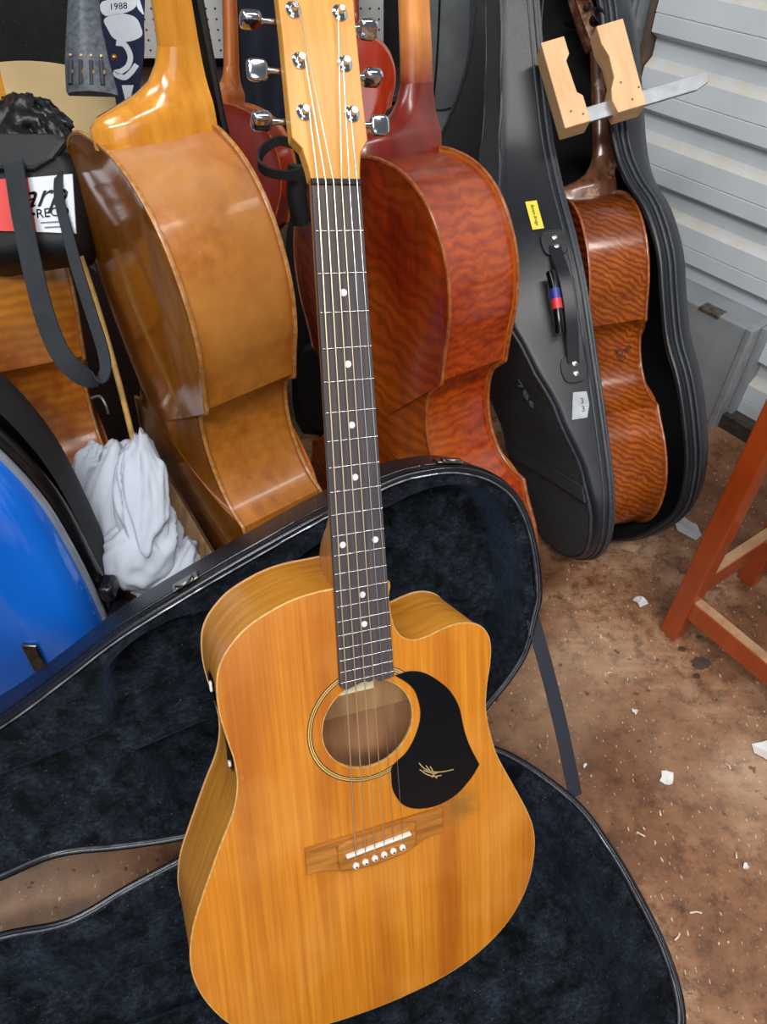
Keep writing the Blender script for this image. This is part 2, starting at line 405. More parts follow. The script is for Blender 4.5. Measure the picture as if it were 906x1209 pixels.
# ================================================================ the acoustic guitar
GR = [[.92874, -.05107, .36721], [.33902, .51787, -.78542], [-.15005, .85394, .49827]]
GT = (-.00573, .29243, .29015)
gt = root('acoustic_guitar', 'honey coloured cutaway acoustic guitar standing in the open black case', 'guitar', pose(GR, GT))
LO = [(-.028, .2893), (-.043, .289), (-.0614, .287), (-.08, .2822), (-.0985, .2748), (-.1114, .2682), (-.1228, .2593), (-.1344, .2468), (-.142, .2335), (-.1456, .219), (-.1468, .1998), (-.1455, .1799), (-.1413, .1544), (-.1378, .1338), (-.1376, .1079), (-.1445, .0793), (-.1605, .0461), (-.182, -.0017), (-.1965, -.0369), (-.2030, -.0675), (-.2035, -.093), (-.198, -.120), (-.1875, -.1466), (-.1727, -.1718), (-.149, -.194), (-.118, -.209), (-.075, -.2195), (-.02, -.2245)]
RO = [(.03, -.2235), (.072, -.2185), (.105, -.2095), (.132, -.197), (.156, -.180), (.176, -.157), (.1905, -.128), (.198, -.0953), (.1985, -.0617), (.1895, -.0299), (.1695, .0139), (.1505, .0548), (.1420, .0848), (.1372, .1095), (.1366, .1297), (.1393, .1539), (.1428, .1728), (.1438, .192), (.1403, .2072), (.1306, .2188), (.116, .2247), (.1016, .2258), (.0849, .2228), (.0683, .2187), (.0545, .2183), (.0424, .2242), (.0348, .235), (.0314, .248), (.029, .27), (.027, .2893)]
body = cr([(a, b, 0) for a, b in LO+RO], 4, closed=True); body = [(p.x, p.y) for p in body]
ZT = -.008
def back_z(y): return -.112-.016*max(0, min(1, (.289-y)/.5))
HC, HR = (0, .137), .0500
hole = [(HC[0]+HR*math.cos(2*math.pi*k/64), HC[1]+HR*math.sin(2*math.pi*k/64)) for k in range(64)]
G().prism(body, ZT-.003, ZT, [hole]).build('top', MT['top'], gt, smooth=30)
ins = offset(body, .0008)
g = G(); g.loft([[(x, y, ZT-.002) for x, y in ins], [(x, y, back_z(y)) for x, y in ins]], True, False)
inn = offset(body, .0035)
g.loft([[(x, y, ZT-.003) for x, y in inn], [(x, y, back_z(y)) for x, y in inn]], True, False)
g.build('sides', MT['side'], gt, smooth=50)
g = G(); n = len(body)
tri = tessellate_polygon([[Vector((p[0], p[1], 0)) for p in body]])
g.add([(p[0], p[1], back_z(p[1])-.003) for p in body]+[(p[0], p[1], back_z(p[1])) for p in body], [tuple(t) for t in tri]+[tuple(i+n for i in t) for t in tri]+[(i, (i+1) % n, (i+1) % n+n, i+n) for i in range(n)])
g.build('back', MT['inside'], gt, smooth=0)
G().tube([(x, y, ZT-.0012) for x, y in body], .0013, 6, closed=True).build('binding', MT['bind'], gt, smooth=60)
# inside the sound hole: lighter brace, back below coloured darker for its shade, cream label
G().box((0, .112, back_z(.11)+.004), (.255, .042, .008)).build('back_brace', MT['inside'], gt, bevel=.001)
G().box((0, .07, back_z(.07)+.0015), (.25, .12, .002)).build('inner_back_shade', MT['inside_shaded'], gt, smooth=0)
G().box((-.012, .181, ZT-.012), (.044, .014, .016)).build('neck_block', MT['cream'], gt, smooth=0)
def ann(r0, r1, z0, z1, n=72):
    o = [(HC[0]+r1*math.cos(2*math.pi*k/n), HC[1]+r1*math.sin(2*math.pi*k/n)) for k in range(n)]
    h = [(HC[0]+r0*math.cos(2*math.pi*k/n), HC[1]+r0*math.sin(2*math.pi*k/n)) for k in range(n)]
    return G().prism(o, z0, z1, [h])
for r0, r1, m in ((.0600, .0610, 'ring'), (.0610, .0622, 'ringc'), (.0622, .0630, 'ring'), (.0630, .0644, 'ringc'), (.0644, .0654, 'ring')):
    ann(r0, r1, ZT-.001, ZT+.00025).build('rosette_ring', MT[m], gt, smooth=30)
ann(.0492, .0500, ZT-.003, ZT+.0001).build('hole_edge', MT['bind'], gt, smooth=30)
PG = [(.0318, .1846), (.0482, .1856), (.0645, .18), (.0808, .1669), (.0946, .1506), (.1042, .1292), (.1094, .1011), (.1164, .0779), (.1271, .0532), (.1155, .038), (.0969, .0235), (.0728, .0172), (.0495, .0209), (.0327, .0319), (.0229, .0518), (.0219, .0701), (.0239, .0813), (.0412, .0938), (.0534, .1138), (.0585, .1355), (.0539, .1595), (.0449, .1731)]
pgp = cr([(x, y, 0) for x, y in PG[:9]], 5)[:-1]+cr([(x, y, 0) for x, y in PG[8:]+PG[:1]], 5)[:-1]
pg = G().prism([(p.x, p.y) for p in pgp], ZT, ZT+.0012).build('pickguard', MT['blackp'], gt, smooth=30)
zs = ZT+.0013
g = G()
for pts in ([(.058, .0765), (.064, .068), (.074, .061), (.086, .0575), (.099, .0565)], [(.0585, .0685), (.066, .0605), (.075, .055), (.084, .0535)], [(.066, .071), (.072, .061), (.0785, .0515)], [(.071, .0685), (.0745, .06), (.073, .054)], [(.063, .066), (.074, .059), (.080, .058)]):
    q = cr([(x-.004, y, zs) for x, y in pts], 5); L = len(q)
    g.ribbon(q, (0, 0, 1), .0003, [.0]*0 or .0011)
g.build('signature', MT['gold'], pg, smooth=0)
# fretboard
SL = .650
fy = lambda k: SL*2**(-k/12)
hw = lambda y: .0215+.007*(SL-y)/(SL-fy(21))
ye = fy(21)-.006
prof = [(-hw(SL+.0), SL), (hw(SL), SL), (hw(ye), ye), (.012, ye-.002), (.009, ye+.002), (.002, ye), (-.004, ye+.002), (-hw(ye)+.006, ye-.003), (-hw(ye), ye+.001)]
G().prism(prof, ZT+.0002, -.0012).build('fretboard', MT['board'], gt, smooth=0, bevel=.0006)
for k in range(1, 22):
    y = fy(k); w = hw(y)
    G().tube([(-w+.0004, y, -.0010), (w-.0004, y, -.0010)], .0008, 8).build('fret', MT['fret'], gt, smooth=60)
for k, xs in ((3, (0,)), (5, (0,)), (7, (0,)), (9, (0,)), (12, (-.0165, .0165)), (15, (0,)), (17, (0,))):
    for x in xs:
        G().lathe([(.0031, 0), (.0031, .0004)], (x, (fy(k)+fy(k-1))/2, -.0012), (0, 0, 1), 18).build('fret_marker', MT['dot'], gt, smooth=30)
G().box((0, SL+.0025, -.0035), (.0435, .005, .0075)).build('nut', MT['nut'], gt, bevel=.0008)
# neck (half round), heel
rings = []
def nring(y, w, zf, dep, n=14):
    return [(w*math.cos(math.pi+math.pi*k/n), y, zf-dep*abs(math.sin(math.pi*k/n))**.8) for k in range(n+1)]
for y, w, d in ((.66, .0212, .016), (.655, .0213, .0165), (.5, .0232, .017), (.40, .0244, .018), (.372, .0246, .021), (.356, .0246, .032), (.342, .0246, .052), (.328, .0246, .074), (.314, .0246, .091), (.302, .0246, .100), (.288, .0250, .1035)):
    rings.append(nring(y, w, -.0075, d))
G().loft(rings).build('neck', MT['neckw'], gt, smooth=60)
# headstock tilted back 10 degrees
ha = R(10); HM = Matrix.Translation((0, .655, -.004)) @ Matrix.Rotation(-ha, 4, 'X')
hs = bpy.data.objects.new('headstock', None)
HO = [(-.0213, 0), (.0225, 0), (.0238, .0108), (.0259, .0223), (.0335, .033), (.0332, .062), (.0336, .097), (.0342, .1307), (.035, .150), (.026, .158), (.012, .162), (0, .160), (-.012, .162), (-.022, .158), (-.031, .150), (-.0312, .1169), (-.0328, .0684), (-.0335, .033), (-.0258, .0246), (-.0224, .0098)]
hs = G().prism(HO, -.014, 0).build('headstock', MT['head'], gt, smooth=0, bevel=.0012); hs.matrix_local = HM
TP = [(-.0194, .134), (-.0190, .0942), (-.0206, .0532), (.0207, .1351), (.0200, .0943), (.0215, .0538)]
for i, (x, y) in enumerate(TP):
    sd = -1 if x < 0 else 1
    b = G().lathe([(.0066, 0), (.0066, .0012), (.0052, .0022), (.0044, .0030), (.0030, .0032), (.0030, .0075), (.0024, .0085)], (x, y, 0), (0, 0, 1), 22).build('tuner_post', MT['chrome'], hs, smooth=40)
    h = G().box((x, y, -.019), (.018, .014, .010)).build('tuner_gear', MT['chrome'], hs, bevel=.002)
    q = G(); q.lathe([(.0026, 0), (.0026, .012), (.0034, .0125), (.0034, .015), (.0026, .0155)], (x+sd*.0095, y, -.019), (sd, 0, 0), 12)
    q.build('tuner_shaft', MT['chrome'], h, smooth=40)
    ang = (1.45, .25, 1.2, .9, 1.3, .2)[i]
    q = G(); rg_ = []
    for zz, kk in ((-.0042, .72), (-.0034, .92), (0, 1), (.0034, .92), (.0042, .72)):
        rg_.append([(.0092*kk*math.copysign(abs(math.cos(2*math.pi*k/24))**.55, math.cos(2*math.pi*k/24)), .0088*kk*math.copysign(abs(math.sin(2*math.pi*k/24))**.55, math.sin(2*math.pi*k/24)), zz) for k in range(24)])
    q.loft(rg_)
    bt = q.build('tuner_button', MT['chrome'], h, smooth=60)
    bt.matrix_local = Matrix.Translation((x+sd*.032, y, -.019)) @ Matrix.Rotation(ang, 4, 'X')
hs_pts = [HM @ Vector((x, y, .005)) for x, y in TP]
NX = [-.0172+.00695*i for i in range(6)]; BX = [-.0270+.0107*i for i in range(6)]
order = [2, 1, 0, 3, 4, 5]
for i in range(6):
    post = hs_pts[order[i]]; sgn = 1 if order[i] < 3 else -1
    post = post+Vector((sgn*.003, 0, 0))
    comp = -.0035+.0039*i/5
    pts = [(BX[i], -.013+.0009*i, -.001), (BX[i], comp, .0045), (NX[i], SL+.002, .0011), tuple(post)]
    G().tube(pts, (.00074, .00068, .00060, .00054, .00034, .00030)[i], 6).build('string', MT['string' if i < 4 else 'steel'], gt, smooth=60)
# bridge
BO = [(-.0785, .0145), (.0785, .0145), (.0785, -.0160), (.062, -.0165), (.052, -.0200), (.040, -.0255), (.022, -.0290), (0, -.0300), (-.022, -.0290), (-.040, -.0255), (-.052, -.0200), (-.062, -.0165), (-.0785, -.0160)]
br = G().prism(BO, ZT, ZT+.0045).build('bridge', MT['bridge'], gt, smooth=0, bevel=.001)
BM = [(-.045, .0095), (-.030, .0125), (.030, .0125), (.045, .0095), (.045, -.0200), (.030, -.0250), (0, -.0275), (-.030, -.0250), (-.045, -.0200)]
G().prism(BM, ZT+.003, ZT+.0085).build('bridge_saddle_block', MT['bridge'], gt, smooth=0, bevel=.0025)
sm = Matrix.Rotation(R(3.1), 3, 'Z')
G().box((0, -.0015, ZT+.0100), (.074, .0032, .0055), sm).build('saddle', MT['white'], gt, bevel=.0008)
for i in range(6):
    q = G().lathe([(.0026, 0), (.0030, .001), (.0038, .002), (.0038, .0035), (.0028, .0048), (.0010, .0052)], (BX[i], -.0175+.0008*i, ZT+.0078), (0, -.15, 1), 14).build('bridge_pin', MT['white'], gt, smooth=40)
    G().lathe([(.0011, 0), (.0011, .0006)], (BX[i], -.0183+.0008*i, ZT+.0128), (0, -.15, 1), 8).build('pin_dot', MT['blackp'], q, smooth=0)
# preamp panel let into the bass side near the waist
q = G()
pp = [p for p in body if p[0] < -.1 and .105 < p[1] < .212]
pp.sort(key=lambda p: -p[1])
q.loft([[(x-.0016, y, zz) for x, y in pp] for zz in (-.030, -.060)], False, False)
q.loft([[(x-.0002, y, zz) for x, y in pp] for zz in (-.029, -.061)], False, False)
pr = q.build('preamp_panel', MT['nut'], gt, smooth=60)
for y, x in ((.203, -.1490), (.115, -.1400)):
    G().box((x, y, -.036), (.003, .010 if y > .15 else .005, .006)).build('preamp_knob', MT['white'], pr, bevel=.001)

# ================================================================ guitar case
ca = R(18); CE = Vector((math.cos(ca), math.sin(ca), 0)); CN = Vector((-math.sin(ca), math.cos(ca), 0)); P0 = Vector((-.257, .345, .125))
case = root('guitar_case', 'open black vinyl guitar case with black plush lining under the guitar', 'guitar case', Matrix.Translation(P0))
far = [(.527, .215), (.5255, .29), (.509, .35), (.476, .387), (.432, .408), (.39, .414), (.345, .412), (.267, .393), (.212, .377), (.105, .343), (0, .306), (-.075, .270), (-.15, .236), (-.25, .205), (-.35, .185), (-.50, .178), (-.575, .165), (-.60, .13)]
near = [(-.60, .08), (-.575, .045), (-.50, .034), (-.35, .030), (-.22, .031), (-.14, .040), (-.07, .024), (0, .010), (.12, -.004), (.25, -.010), (.35, .0), (.41, .022), (.45, .048), (.49, .092), (.516, .145)]
near_b = near[:8]+[(.12, -.010), (.25, -.030), (.34, -.032), (.40, -.022), (.446, .006), (.484, .055), (.513, .112), (.523, .165)]
near = near[:11]+[(.395, .035), (.437, .070), (.467, .095), (.497, .130), (.517, .18)]
COUT = {k: [(p.x, p.y) for p in cr([(a, b, 0) for a, b in far+nn], 5, closed=True)] for k, nn in (('lid_shell', near), ('base_shell', near_b))}
def col_range(loop, s):
    cs = []
    L = len(loop)
    for i in range(L):
        a, b = loop[i], loop[(i+1) % L]
        if (a[0]-s)*(b[0]-s) <= 0 and abs(a[0]-b[0]) > 1e-9:
            t = (s-a[0])/(b[0]-a[0]); cs.append(a[1]+(b[1]-a[1])*t)
    return (min(cs), max(cs)) if cs else None
def sm01(a, b, x):
    t = max(0, min(1, (x-a)/(b-a))); return t*t*(3-2*t)
def inpoly(x, y, P):
    r = False; j = len(P)-1
    for i in range(len(P)):
        if (P[i][1] > y) != (P[j][1] > y) and x < (P[j][0]-P[i][0])*(y-P[i][1])/(P[j][1]-P[i][1])+P[i][0]: r = not r
        j = i
    return r
def dist_poly(x, y, P):
    m = 9
    for i in range(len(P)):
        ax, ay = P[i]; bx, by = P[(i+1) % len(P)]; dx, dy = bx-ax, by-ay
        t = max(0, min(1, ((x-ax)*dx+(y-ay)*dy)/(dx*dx+dy*dy+1e-12))); m = min(m, math.hypot(ax+dx*t-x, ay+dy*t-y))
    return m
def half(name, M, depth, hfun):
    cout = COUT[name]
    inn = [(p.x, p.y) for p in offset(cout, .010)]
    mid = [(p.x, p.y) for p in offset(cout, .012)]
    g = G()
    rd = .018
    rings = [[(x, y, 0) for x, y in inn], [(x, y, 0) for x, y in cout]]
    for k in range(5):
        a = math.pi/2*k/4; q = offset(cout, rd*(1-math.cos(a)))
        rings.append([(p.x, p.y, -(depth-rd)-rd*math.sin(a)) for p in q])
    g.loft(rings, True, False)
    last = rings[-1]; tri = tessellate_polygon([[Vector((p[0], p[1], 0)) for p in last]])
    g.add(last, [tuple(t) for t in tri])
    sh = g.build(name, MT['caseblk'], case, smooth=45); sh.matrix_local = M
    # lining: height field across the inside of the shell
    g = G(); ns, nc = 230, 84
    smin = min(p[0] for p in inn)+.0015; smax = max(p[0] for p in inn)-.0015
    vs = []; fs = []
    for i in range(ns+1):
        s = smin+(smax-smin)*(.5-.5*math.cos(math.pi*i/ns))
        lo, hi = col_range(inn, s)
        for j in range(nc+1):
            c = lo+(hi-lo)*(.5-.5*math.cos(math.pi*j/nc))
            d = dist_poly(s, c, inn) if 0 < i < ns and 0 < j < nc else 0
            vs.append((s, c, hfun(s, c, d)))
    for i in range(ns):
        for j in range(nc):
            a = i*(nc+1)+j; fs.append((a, a+1, a+nc+2, a+nc+1))
    g.add(vs, fs); g.build('lining', MT['plush'], sh, smooth=80)
    G().tube([(x, y, .003) for x, y in offset(cout, .004)], .0042, 8, closed=True).build('rim_bead', MT['rim'], sh, smooth=60)
    G().tube([(x, y, .0055) for x, y in offset(cout, .0085)], .0016, 6, closed=True).build('metal_valance', MT['rimsil'], sh, smooth=60)
    G().tube([(x, y, -.010) for x, y in offset(cout, -.0008)], .0014, 6, closed=True).build('piping', MT['rim'], sh, smooth=60)
    return sh
RECU = [(.56, .36), (.50, .40), (.43, .385), (.37, .387), (.28, .36), (.20, .325), (.10, .296), (.055, .297), (.013, .285), (-.014, .267), (-.031, .246), (-.043, .211), (-.042, .165), (-.03, .124), (-.017, .09), (0, .061), (.03, .042), (.12, .03), (.25, .02), (.36, .03), (.44, .07), (.49, .15), (.50, .25), (.49, .33), (.45, .375)]
RECU = [(p.x, p.y) for p in cr([(a, b, 0) for a, b in RECU[6:]+[(.40, .383), (.34, .372), (.27, .355), (.19, .322)]], 3, closed=True)]
def hlid(s, c, d):
    dd = dist_poly(s, c, RECU); ins = inpoly(s, c, RECU)
    pad = -.006; rec = -.078
    k = sm01(-.004, .010, dd if ins else -dd)
    z = pad+(rec-pad)*k
    # padded centre strip for the neck
    cc = .177+(s+.042)*.13; wd = .024
    if s < .12:
        e = sm01(wd+.008, wd-.006, abs(c-(cc-.026)))*sm01(.12, .07, s)
        z = z+(-.026-z)*e
    z *= sm01(0, .030, d)
    z += .0022*noise.noise((s*24, c*24, 1.3))*sm01(0, .02, d)+.0012*noise.noise((s*70, c*70, 4))
    return z
def hbase(s, c, d):
    fl = -.098
    z = fl*sm01(.004, .066, d)
    if s < .10:
        # neck cradle block and accessory pocket
        e = sm01(.085, .055, s)
        blk = -.035 if .095 < c < .19 else -.045
        pk = sm01(.0, .012, min(c-.075, .165-c))*sm01(.0, .014, min(s+.22, .03-s))
        blk += -.04*pk
        z = max(z, z+(blk-z)*e) if z < blk else z
    z += .0022*noise.noise((s*24, c*24, 7.3))*sm01(0, .02, d)+.0012*noise.noise((s*70, c*70, 9))
    return z
# base: local x=s, y=c measured away from the hinge (towards the camera), z up
baseM = Matrix(((CE.x, -CN.x, 0, 0), (CE.y, -CN.y, 0, 0), (0, 0, 1, 0), (0, 0, 0, 1))).to_3x3().to_4x4()
th = R(30); LW = Vector((0, 0, 1))*math.cos(th)+CN*math.sin(th); LN = LW.cross(CE)*-1
LN = CE.cross(LW)                                # lid inside normal (towards the camera and up)
lidM = Matrix(((CE.x, LW.x, LN.x, 0), (CE.y, LW.y, LN.y, 0), (CE.z, LW.z, LN.z, .008), (0, 0, 0, 1)))
base = half('base_shell', baseM, .124, hbase)
lid = half('lid_shell', lidM, .088, hlid)
# latches on the lid edge, stay strap, hinges
def latch(par, s, c, tx, dep):
    g = G(); t = Vector((math.cos(tx), math.sin(tx), 0)); nn = Vector((-t.y, t.x, 0))
    M3 = Matrix((t, nn, Vector((0, 0, 1)))).transposed()
    c0 = Vector((s, c, -.014))+nn*.003
    g.box(c0, (.034, .003, .022), M3); g.box(c0+nn*.003+Vector((0, 0, .010)), (.024, .004, .012), M3)
    o = g.build('latch', MT['latch'], par, bevel=.001)
    g = G(); g.tube([c0+nn*.005+t*.010*math.cos(a)+Vector((0, 0, .012+.012*math.sin(a))) for a in [k*math.pi/8 for k in range(9)]], .0014, 6)
    g.build('latch_loop', MT['latch'], o, smooth=60)
latch(lid, .085, .336, R(18), 0); latch(lid, .425, .4095, R(-12), 0)
a_ = P0+lidM.to_3x3() @ Vector((.515, .180, -.008)); 
b_ = Vector((.268, .415, .085))
st = at(629, 735, 1)  # direction only, for the strap's upper end
pu = P0+Vector((0, 0, .008))+CE*.512+LW*.175-LN*.004
pl = P0+CE*.512-CN*.094+Vector((0, 0, -.006))
mid_ = [pu+(pl-pu)*t+Vector((.004, -.002, -.002))*math.sin(math.pi*t) for t in [k/10 for k in range(11)]]
G().ribbon([p-P0 for p in mid_], CE*.9+CN*.5, .024, .0012).build('stay_strap', MT['strap'], case, smooth=60)
for s in (.30, .18):
    G().tube([P0*0+CE*(s-.03)+CN*.004+Vector((0, 0, .004)), CE*(s+.03)+CN*.004+Vector((0, 0, .004))], .004, 8).build('hinge', MT['latch'], case, smooth=60)

# ================================================================ cello family
LOW = [(0, 0), (.06, .004), (.12, .022), (.17, .06), (.205, .115), (.217, .17), (.211, .225), (.197, .265), (.187, .300)]
CB = [(.187, .300), (.156, .315), (.131, .345), (.118, .38), (.115, .412), (.118, .440), (.127, .461), (.150, .478)]
UP = [(.150, .478), (.157, .515), (.168, .56), (.170, .61), (.160, .655), (.137, .70), (.10, .733), (.05, .751), (0, .755)]
hp = []
for seg in (LOW, CB, UP): hp += [(p.x, p.y) for p in cr([(a, b, 0) for a, b in seg], 5)][:-1]
hp.append((0, .755))
CELLO = hp+[(-x, y) for x, y in hp[::-1][1:-1]]
def plate(g, out, z, h, sgn, th=.004):
    rings = [[(x, y, z) for x, y in out], [(x, y, z+sgn*th) for x, y in out]]
    for k in (.97, .93, .84, .70, .52, .30, .12):
        hh = h*(1-((k-.12)/.88)**2)**1.0 if k > .12 else h
        dip = -.0015 if k > .9 else 0
        rings.append([(x*k, .38+(y-.38)*k, z+sgn*(th+hh*.98+dip)) for x, y in out])
    g.loft(rings, True, True)
def cello(name, label, cat, M, mb, mr, mn, me_, rib=.122, group=None, neckm=None, full=False, board=True, nf=0.0):
    r = root(name, label, cat, M, group)
    inner = [(p.x, p.y) for p in offset(CELLO, .0045)]
    G().loft([[(x, y, .001) for x, y in inner], [(x, y, -rib-.001) for x, y in inner]], True, False).build('ribs', mr, r, smooth=40)
    g = G(); plate(g, CELLO, 0, .020, 1); bk = g.build('back_plate', mb, r, smooth=40)
    G().tube([(x, y, .0022) for x, y in CELLO], .0028, 6, closed=True).build('back_edge', me_, bk, smooth=60)
    g = G(); plate(g, CELLO, -rib, .022, -1); fp = g.build('front_plate', MT['spruce'], r, smooth=40)
    G().tube([(x, y, -rib-.0022) for x, y in CELLO], .0028, 6, closed=True).build('front_edge', me_, fp, smooth=60)
    # neck with heel
    def ring(y, w, b, f, n=16):
        L = []
        for k in range(n+1):
            a = math.pi*k/n; L.append((w*math.cos(a), y, f+(b-f)*abs(math.sin(a))**.55))
        return L
    f0 = -rib-.006
    rg = []
    for y, w, b in ((.748, .030, .006), (.768, .030, .005), (.776, .029, -.004), (.783, .026, -.030*rib/.122), (.790, .023, -.052*rib/.122), (.800, .020, -.070*rib/.122), (.815, .018, -.082*rib/.122), (.832, .017, -.089*rib/.122)):
        rg.append(ring(y, w, b, f0-nf*sm01(.79, .83, y)))
    G().loft(rg).build('neck_heel', mn, r, smooth=60)
    rg = [ring(y, w, b*rib/.122, f0+df-nf) for y, w, b, df in ((.830, .017, -.0888, 0), (.868, .017, -.0918, 0), (.95, .0165, -.095, .001), (1.03, .016, -.097, .002), (1.045, .016, -.097, .002))]
    G().loft(rg).build('neck', neckm or mn, r, smooth=60)
    rg = []
    for y, w, z in () if not board else ((.44, .031, -.038), (.60, .027, -.022), (.755, .023, -.008), (1.03, .016, .0)):
        rg.append([(w*math.cos(math.pi*k/10), y, -rib-.006+z-.014*math.sin(math.pi*k/10)) for k in range(11)])
    if board: G().loft(rg).build('fingerboard', MT['ebony'], r, smooth=50)
    G().box((0, 1.036, f0-.008), (.033, .007, .018)).build('nut', MT['ebony'], r, bevel=.001)
    # pegbox and scroll
    zb = -rib*.88
    g = G()
    for sx in (-1, 1):
        g.loft([[(sx*w, y, z0), (sx*(w-.006), y, z0), (sx*(w-.006), y, z1), (sx*w, y, z1)] for y, w, z0, z1 in ((1.04, .022, zb+.012, f0), (1.09, .020, zb+.030, f0+.014), (1.15, .017, zb+.048, f0+.038), (1.175, .015, zb+.050, f0+.052))])
    g.loft([[(-w, y, z0), (w, y, z0), (w, y, z0-.007), (-w, y, z0-.007)] for y, w, z0 in ((1.04, .021, zb+.012), (1.09, .019, zb+.030), (1.15, .016, zb+.048), (1.175, .014, zb+.050))])
    hd = g.build('pegbox', neckm and mn or mn, r, smooth=40, bevel=.001)
    sp = []; rr = []
    for k in range(60):
        a = 4.2*math.pi*k/59; q = .034*(1-.82*k/59)
        sp.append((0, 1.185+q*math.cos(a-2.6), zb+.030-q*math.sin(a-2.6))); rr.append(.010*(1-.5*k/59))
    g = G(); g.tube(sp, rr, 10)
    for sx in (-1, 1):
        g.lathe([(.007, 0), (.010, .014*1), (.008, .020), (.003, .022)], (0, 1.185, zb+.030), (sx, 0, 0), 14)
    g.build('scroll', mn, r, smooth=50)
    for k in range(4):
        y = 1.062+.026*k; sx = 1 if k % 2 else -1; zc = (f0+zb+.02)/2+.012*k
        g = G(); g.lathe([(.0055, -.036), (.0065, .026), (.009, .029), (.006, .034), (.006, .040)], (0, y, zc), (sx, 0, 0), 12)
        g.ell((sx*.058, y, zc), (.020, .016, .006), Matrix.Rotation(.6*k, 3, 'X'), 14, 8)
        g.build('peg', MT['ebony'], r, smooth=50)
    if full:
        zf = -rib-.026
        g = G(); g.loft([[(w, y, zf-h), (-w, y, zf-h), (-w*.8, y, zf-h-.010), (w*.8, y, zf-h-.010)] for y, w, h in ((.03, .018, .006), (.12, .024, .020), (.25, .032, .034))])
        g.build('tailpiece', MT['ebony'], r, smooth=40, bevel=.002)
        g = G(); g.prism([(-.045, 0), (-.03, 0), (-.025, .02), (0, .03), (.025, .02), (.03, 0), (.045, 0), (.042, .03), (.035, .07), (.02, .083), (0, .086), (-.02, .083), (-.035, .07), (-.042, .03)], -.005, .005)
        b = g.build('bridge', MT['neckw'], r, smooth=0, bevel=.001)
        b.matrix_local = Matrix(((1, 0, 0, 0), (0, 0, 1, .385), (0, -1, 0, zf+.002), (0, 0, 0, 1)))
        for k in range(4):
            x = -.024+.016*k
            G().tube([(x, .25, zf-.040), (x, .385, zf-.084), (x*.42, 1.036, f0-.017), (x*.3, 1.09, f0+.004)], .0008, 5).build('string', MT['steel'], r, smooth=60)
    return r
RA = [[.5903, -.0141, -.807], [-.8071, -.0024, -.5904], [.0064, .9999, -.0128]]
cello('cello', 'large honey brown cello with dusty shoulder standing left of the guitar neck', 'cello', pose(RA, (-.2988, .8463, .0489)), MT['A_back'], MT['A_rib'], MT['A_neck'], MT['edgeA'], group='cellos leaning in a row')
RB = [[.6401, -.0754, -.7646], [-.7182, .2949, -.6303], [.273, .9525, .1346]]
cello('cello', 'red flamed cello directly behind the guitar fretboard', 'cello', pose(RB, (.0197, .7743, .0162), .997), MT['B_back'], MT['B_rib'], MT['B_neck'], MT['edgeB'], neckm=MT['B_neckp'], board=False, group='cellos leaning in a row')
RC = [[.1244, -.1341, -.9831], [-.8442, .5064, -.1759], [.5214, .8518, -.0502]]; TC = (.3669, .948, .0844); KC = .76
ccel = cello('cello', 'small tiger striped cello standing inside the open black cello case', 'cello', pose(RC, TC, KC), MT['C_back'], MT['C_rib'], MT['C_neck'], MT['edgeB'], group='cellos leaning in a row', board=False, nf=.020)
G().ribbon([(.004, .80, -.1495), (.004, 1.03, -.1485)], (1, 0, 0), .026, .003).build('neck_edge', MT['cream'], ccel, smooth=0)
RD = [[.5878, -.0082, -.809], [-.7779, .2689, -.5679], [.2222, .9631, .1516]]
cello('cello', 'orange brown cello at the left edge behind the hanging bag strap', 'cello', pose(RD, (-.6250, .8450, .0080), .975), MT['A_back'], MT['D_rib'], MT['A_neck'], MT['edgeA'], group='cellos leaning in a row', board=False)
RE = [[.9777, .0671, -.1988], [-.2097, .2753, -.9382], [-.0082, .959, .2832]]
cello('cello', 'small plain red cello between the honey cello and the guitar headstock', 'cello', pose(RE, (-.3548, 1.3478, .0856), .768), MT['E_back'], MT['E_rib'], MT['E_neck'], MT['edgeB'], group='cellos leaning in a row', neckm=MT['E_neck'])
# violin hanging behind the headstock
zf_ = Vector((.12, -.95, .28)).normalized(); yf_ = (Vector((0, .25, .97))-zf_*zf_.dot(Vector((0, .25, .97)))).normalized(); xf_ = yf_.cross(zf_)
vt = at(421, 40, 1.5); vs_ = .47
cello('violin', 'glossy scarlet violin partly hidden behind the right tuners of the guitar', 'violin', frame(xf_, yf_, zf_, vt-yf_*.755*vs_, vs_), MT['F_back'], MT['E_rib'], MT['E_rib'], MT['edgeB'], rib=.066)

# ---------------------------------------------------------------- cello case around the tiger cello
cc = root('cello_case', 'open black leathery cello case with side handle and yellow note', 'cello case', pose(RC, TC, KC))
CO = [(0, -.06), (.10, -.048), (.20, -.012), (.262, .045), (.288, .12), (.287, .20), (.268, .31), (.24, .44), (.212, .56), (.174, .66), (.126, .75), (.092, .83), (.074, .90), (.060, 1.03), (.054, 1.15), (.040, 1.23), (0, 1.255)]
ch = [(p.x, p.y) for p in cr([(a, b, 0) for a, b in CO], 4)]
CCO = ch+[(-x, y) for x, y in ch[::-1][1:-1]]
def interp(tab, y):
    if y <= tab[0][0]: return tab[0][1]
    for (a, b), (c, d) in zip(tab[:-1], tab[1:]):
        if y <= c:
            t = (y-a)/(c-a); t = t*t*(3-2*t)*.5+t*.5; return b+(d-b)*t
    return tab[-1][1]
ZB = [(-.06, .065), (.10, .075), (.2, .09), (.33, .128), (.44, .17), (.53, .205), (.65, .19), (.75, .165), (.85, .145), (.97, .125), (1.1, .11), (1.25, .10)]
MT['cc_side'] = leather('smooth_black_leatherette', (24, 27, 33), .33, 700, .12, dust=.12)
MT['cc_cloth'] = plain('dusty_black_canvas', (76, 80, 84), .85, var=.25, scale=300, bump=.5, bscale=1200)
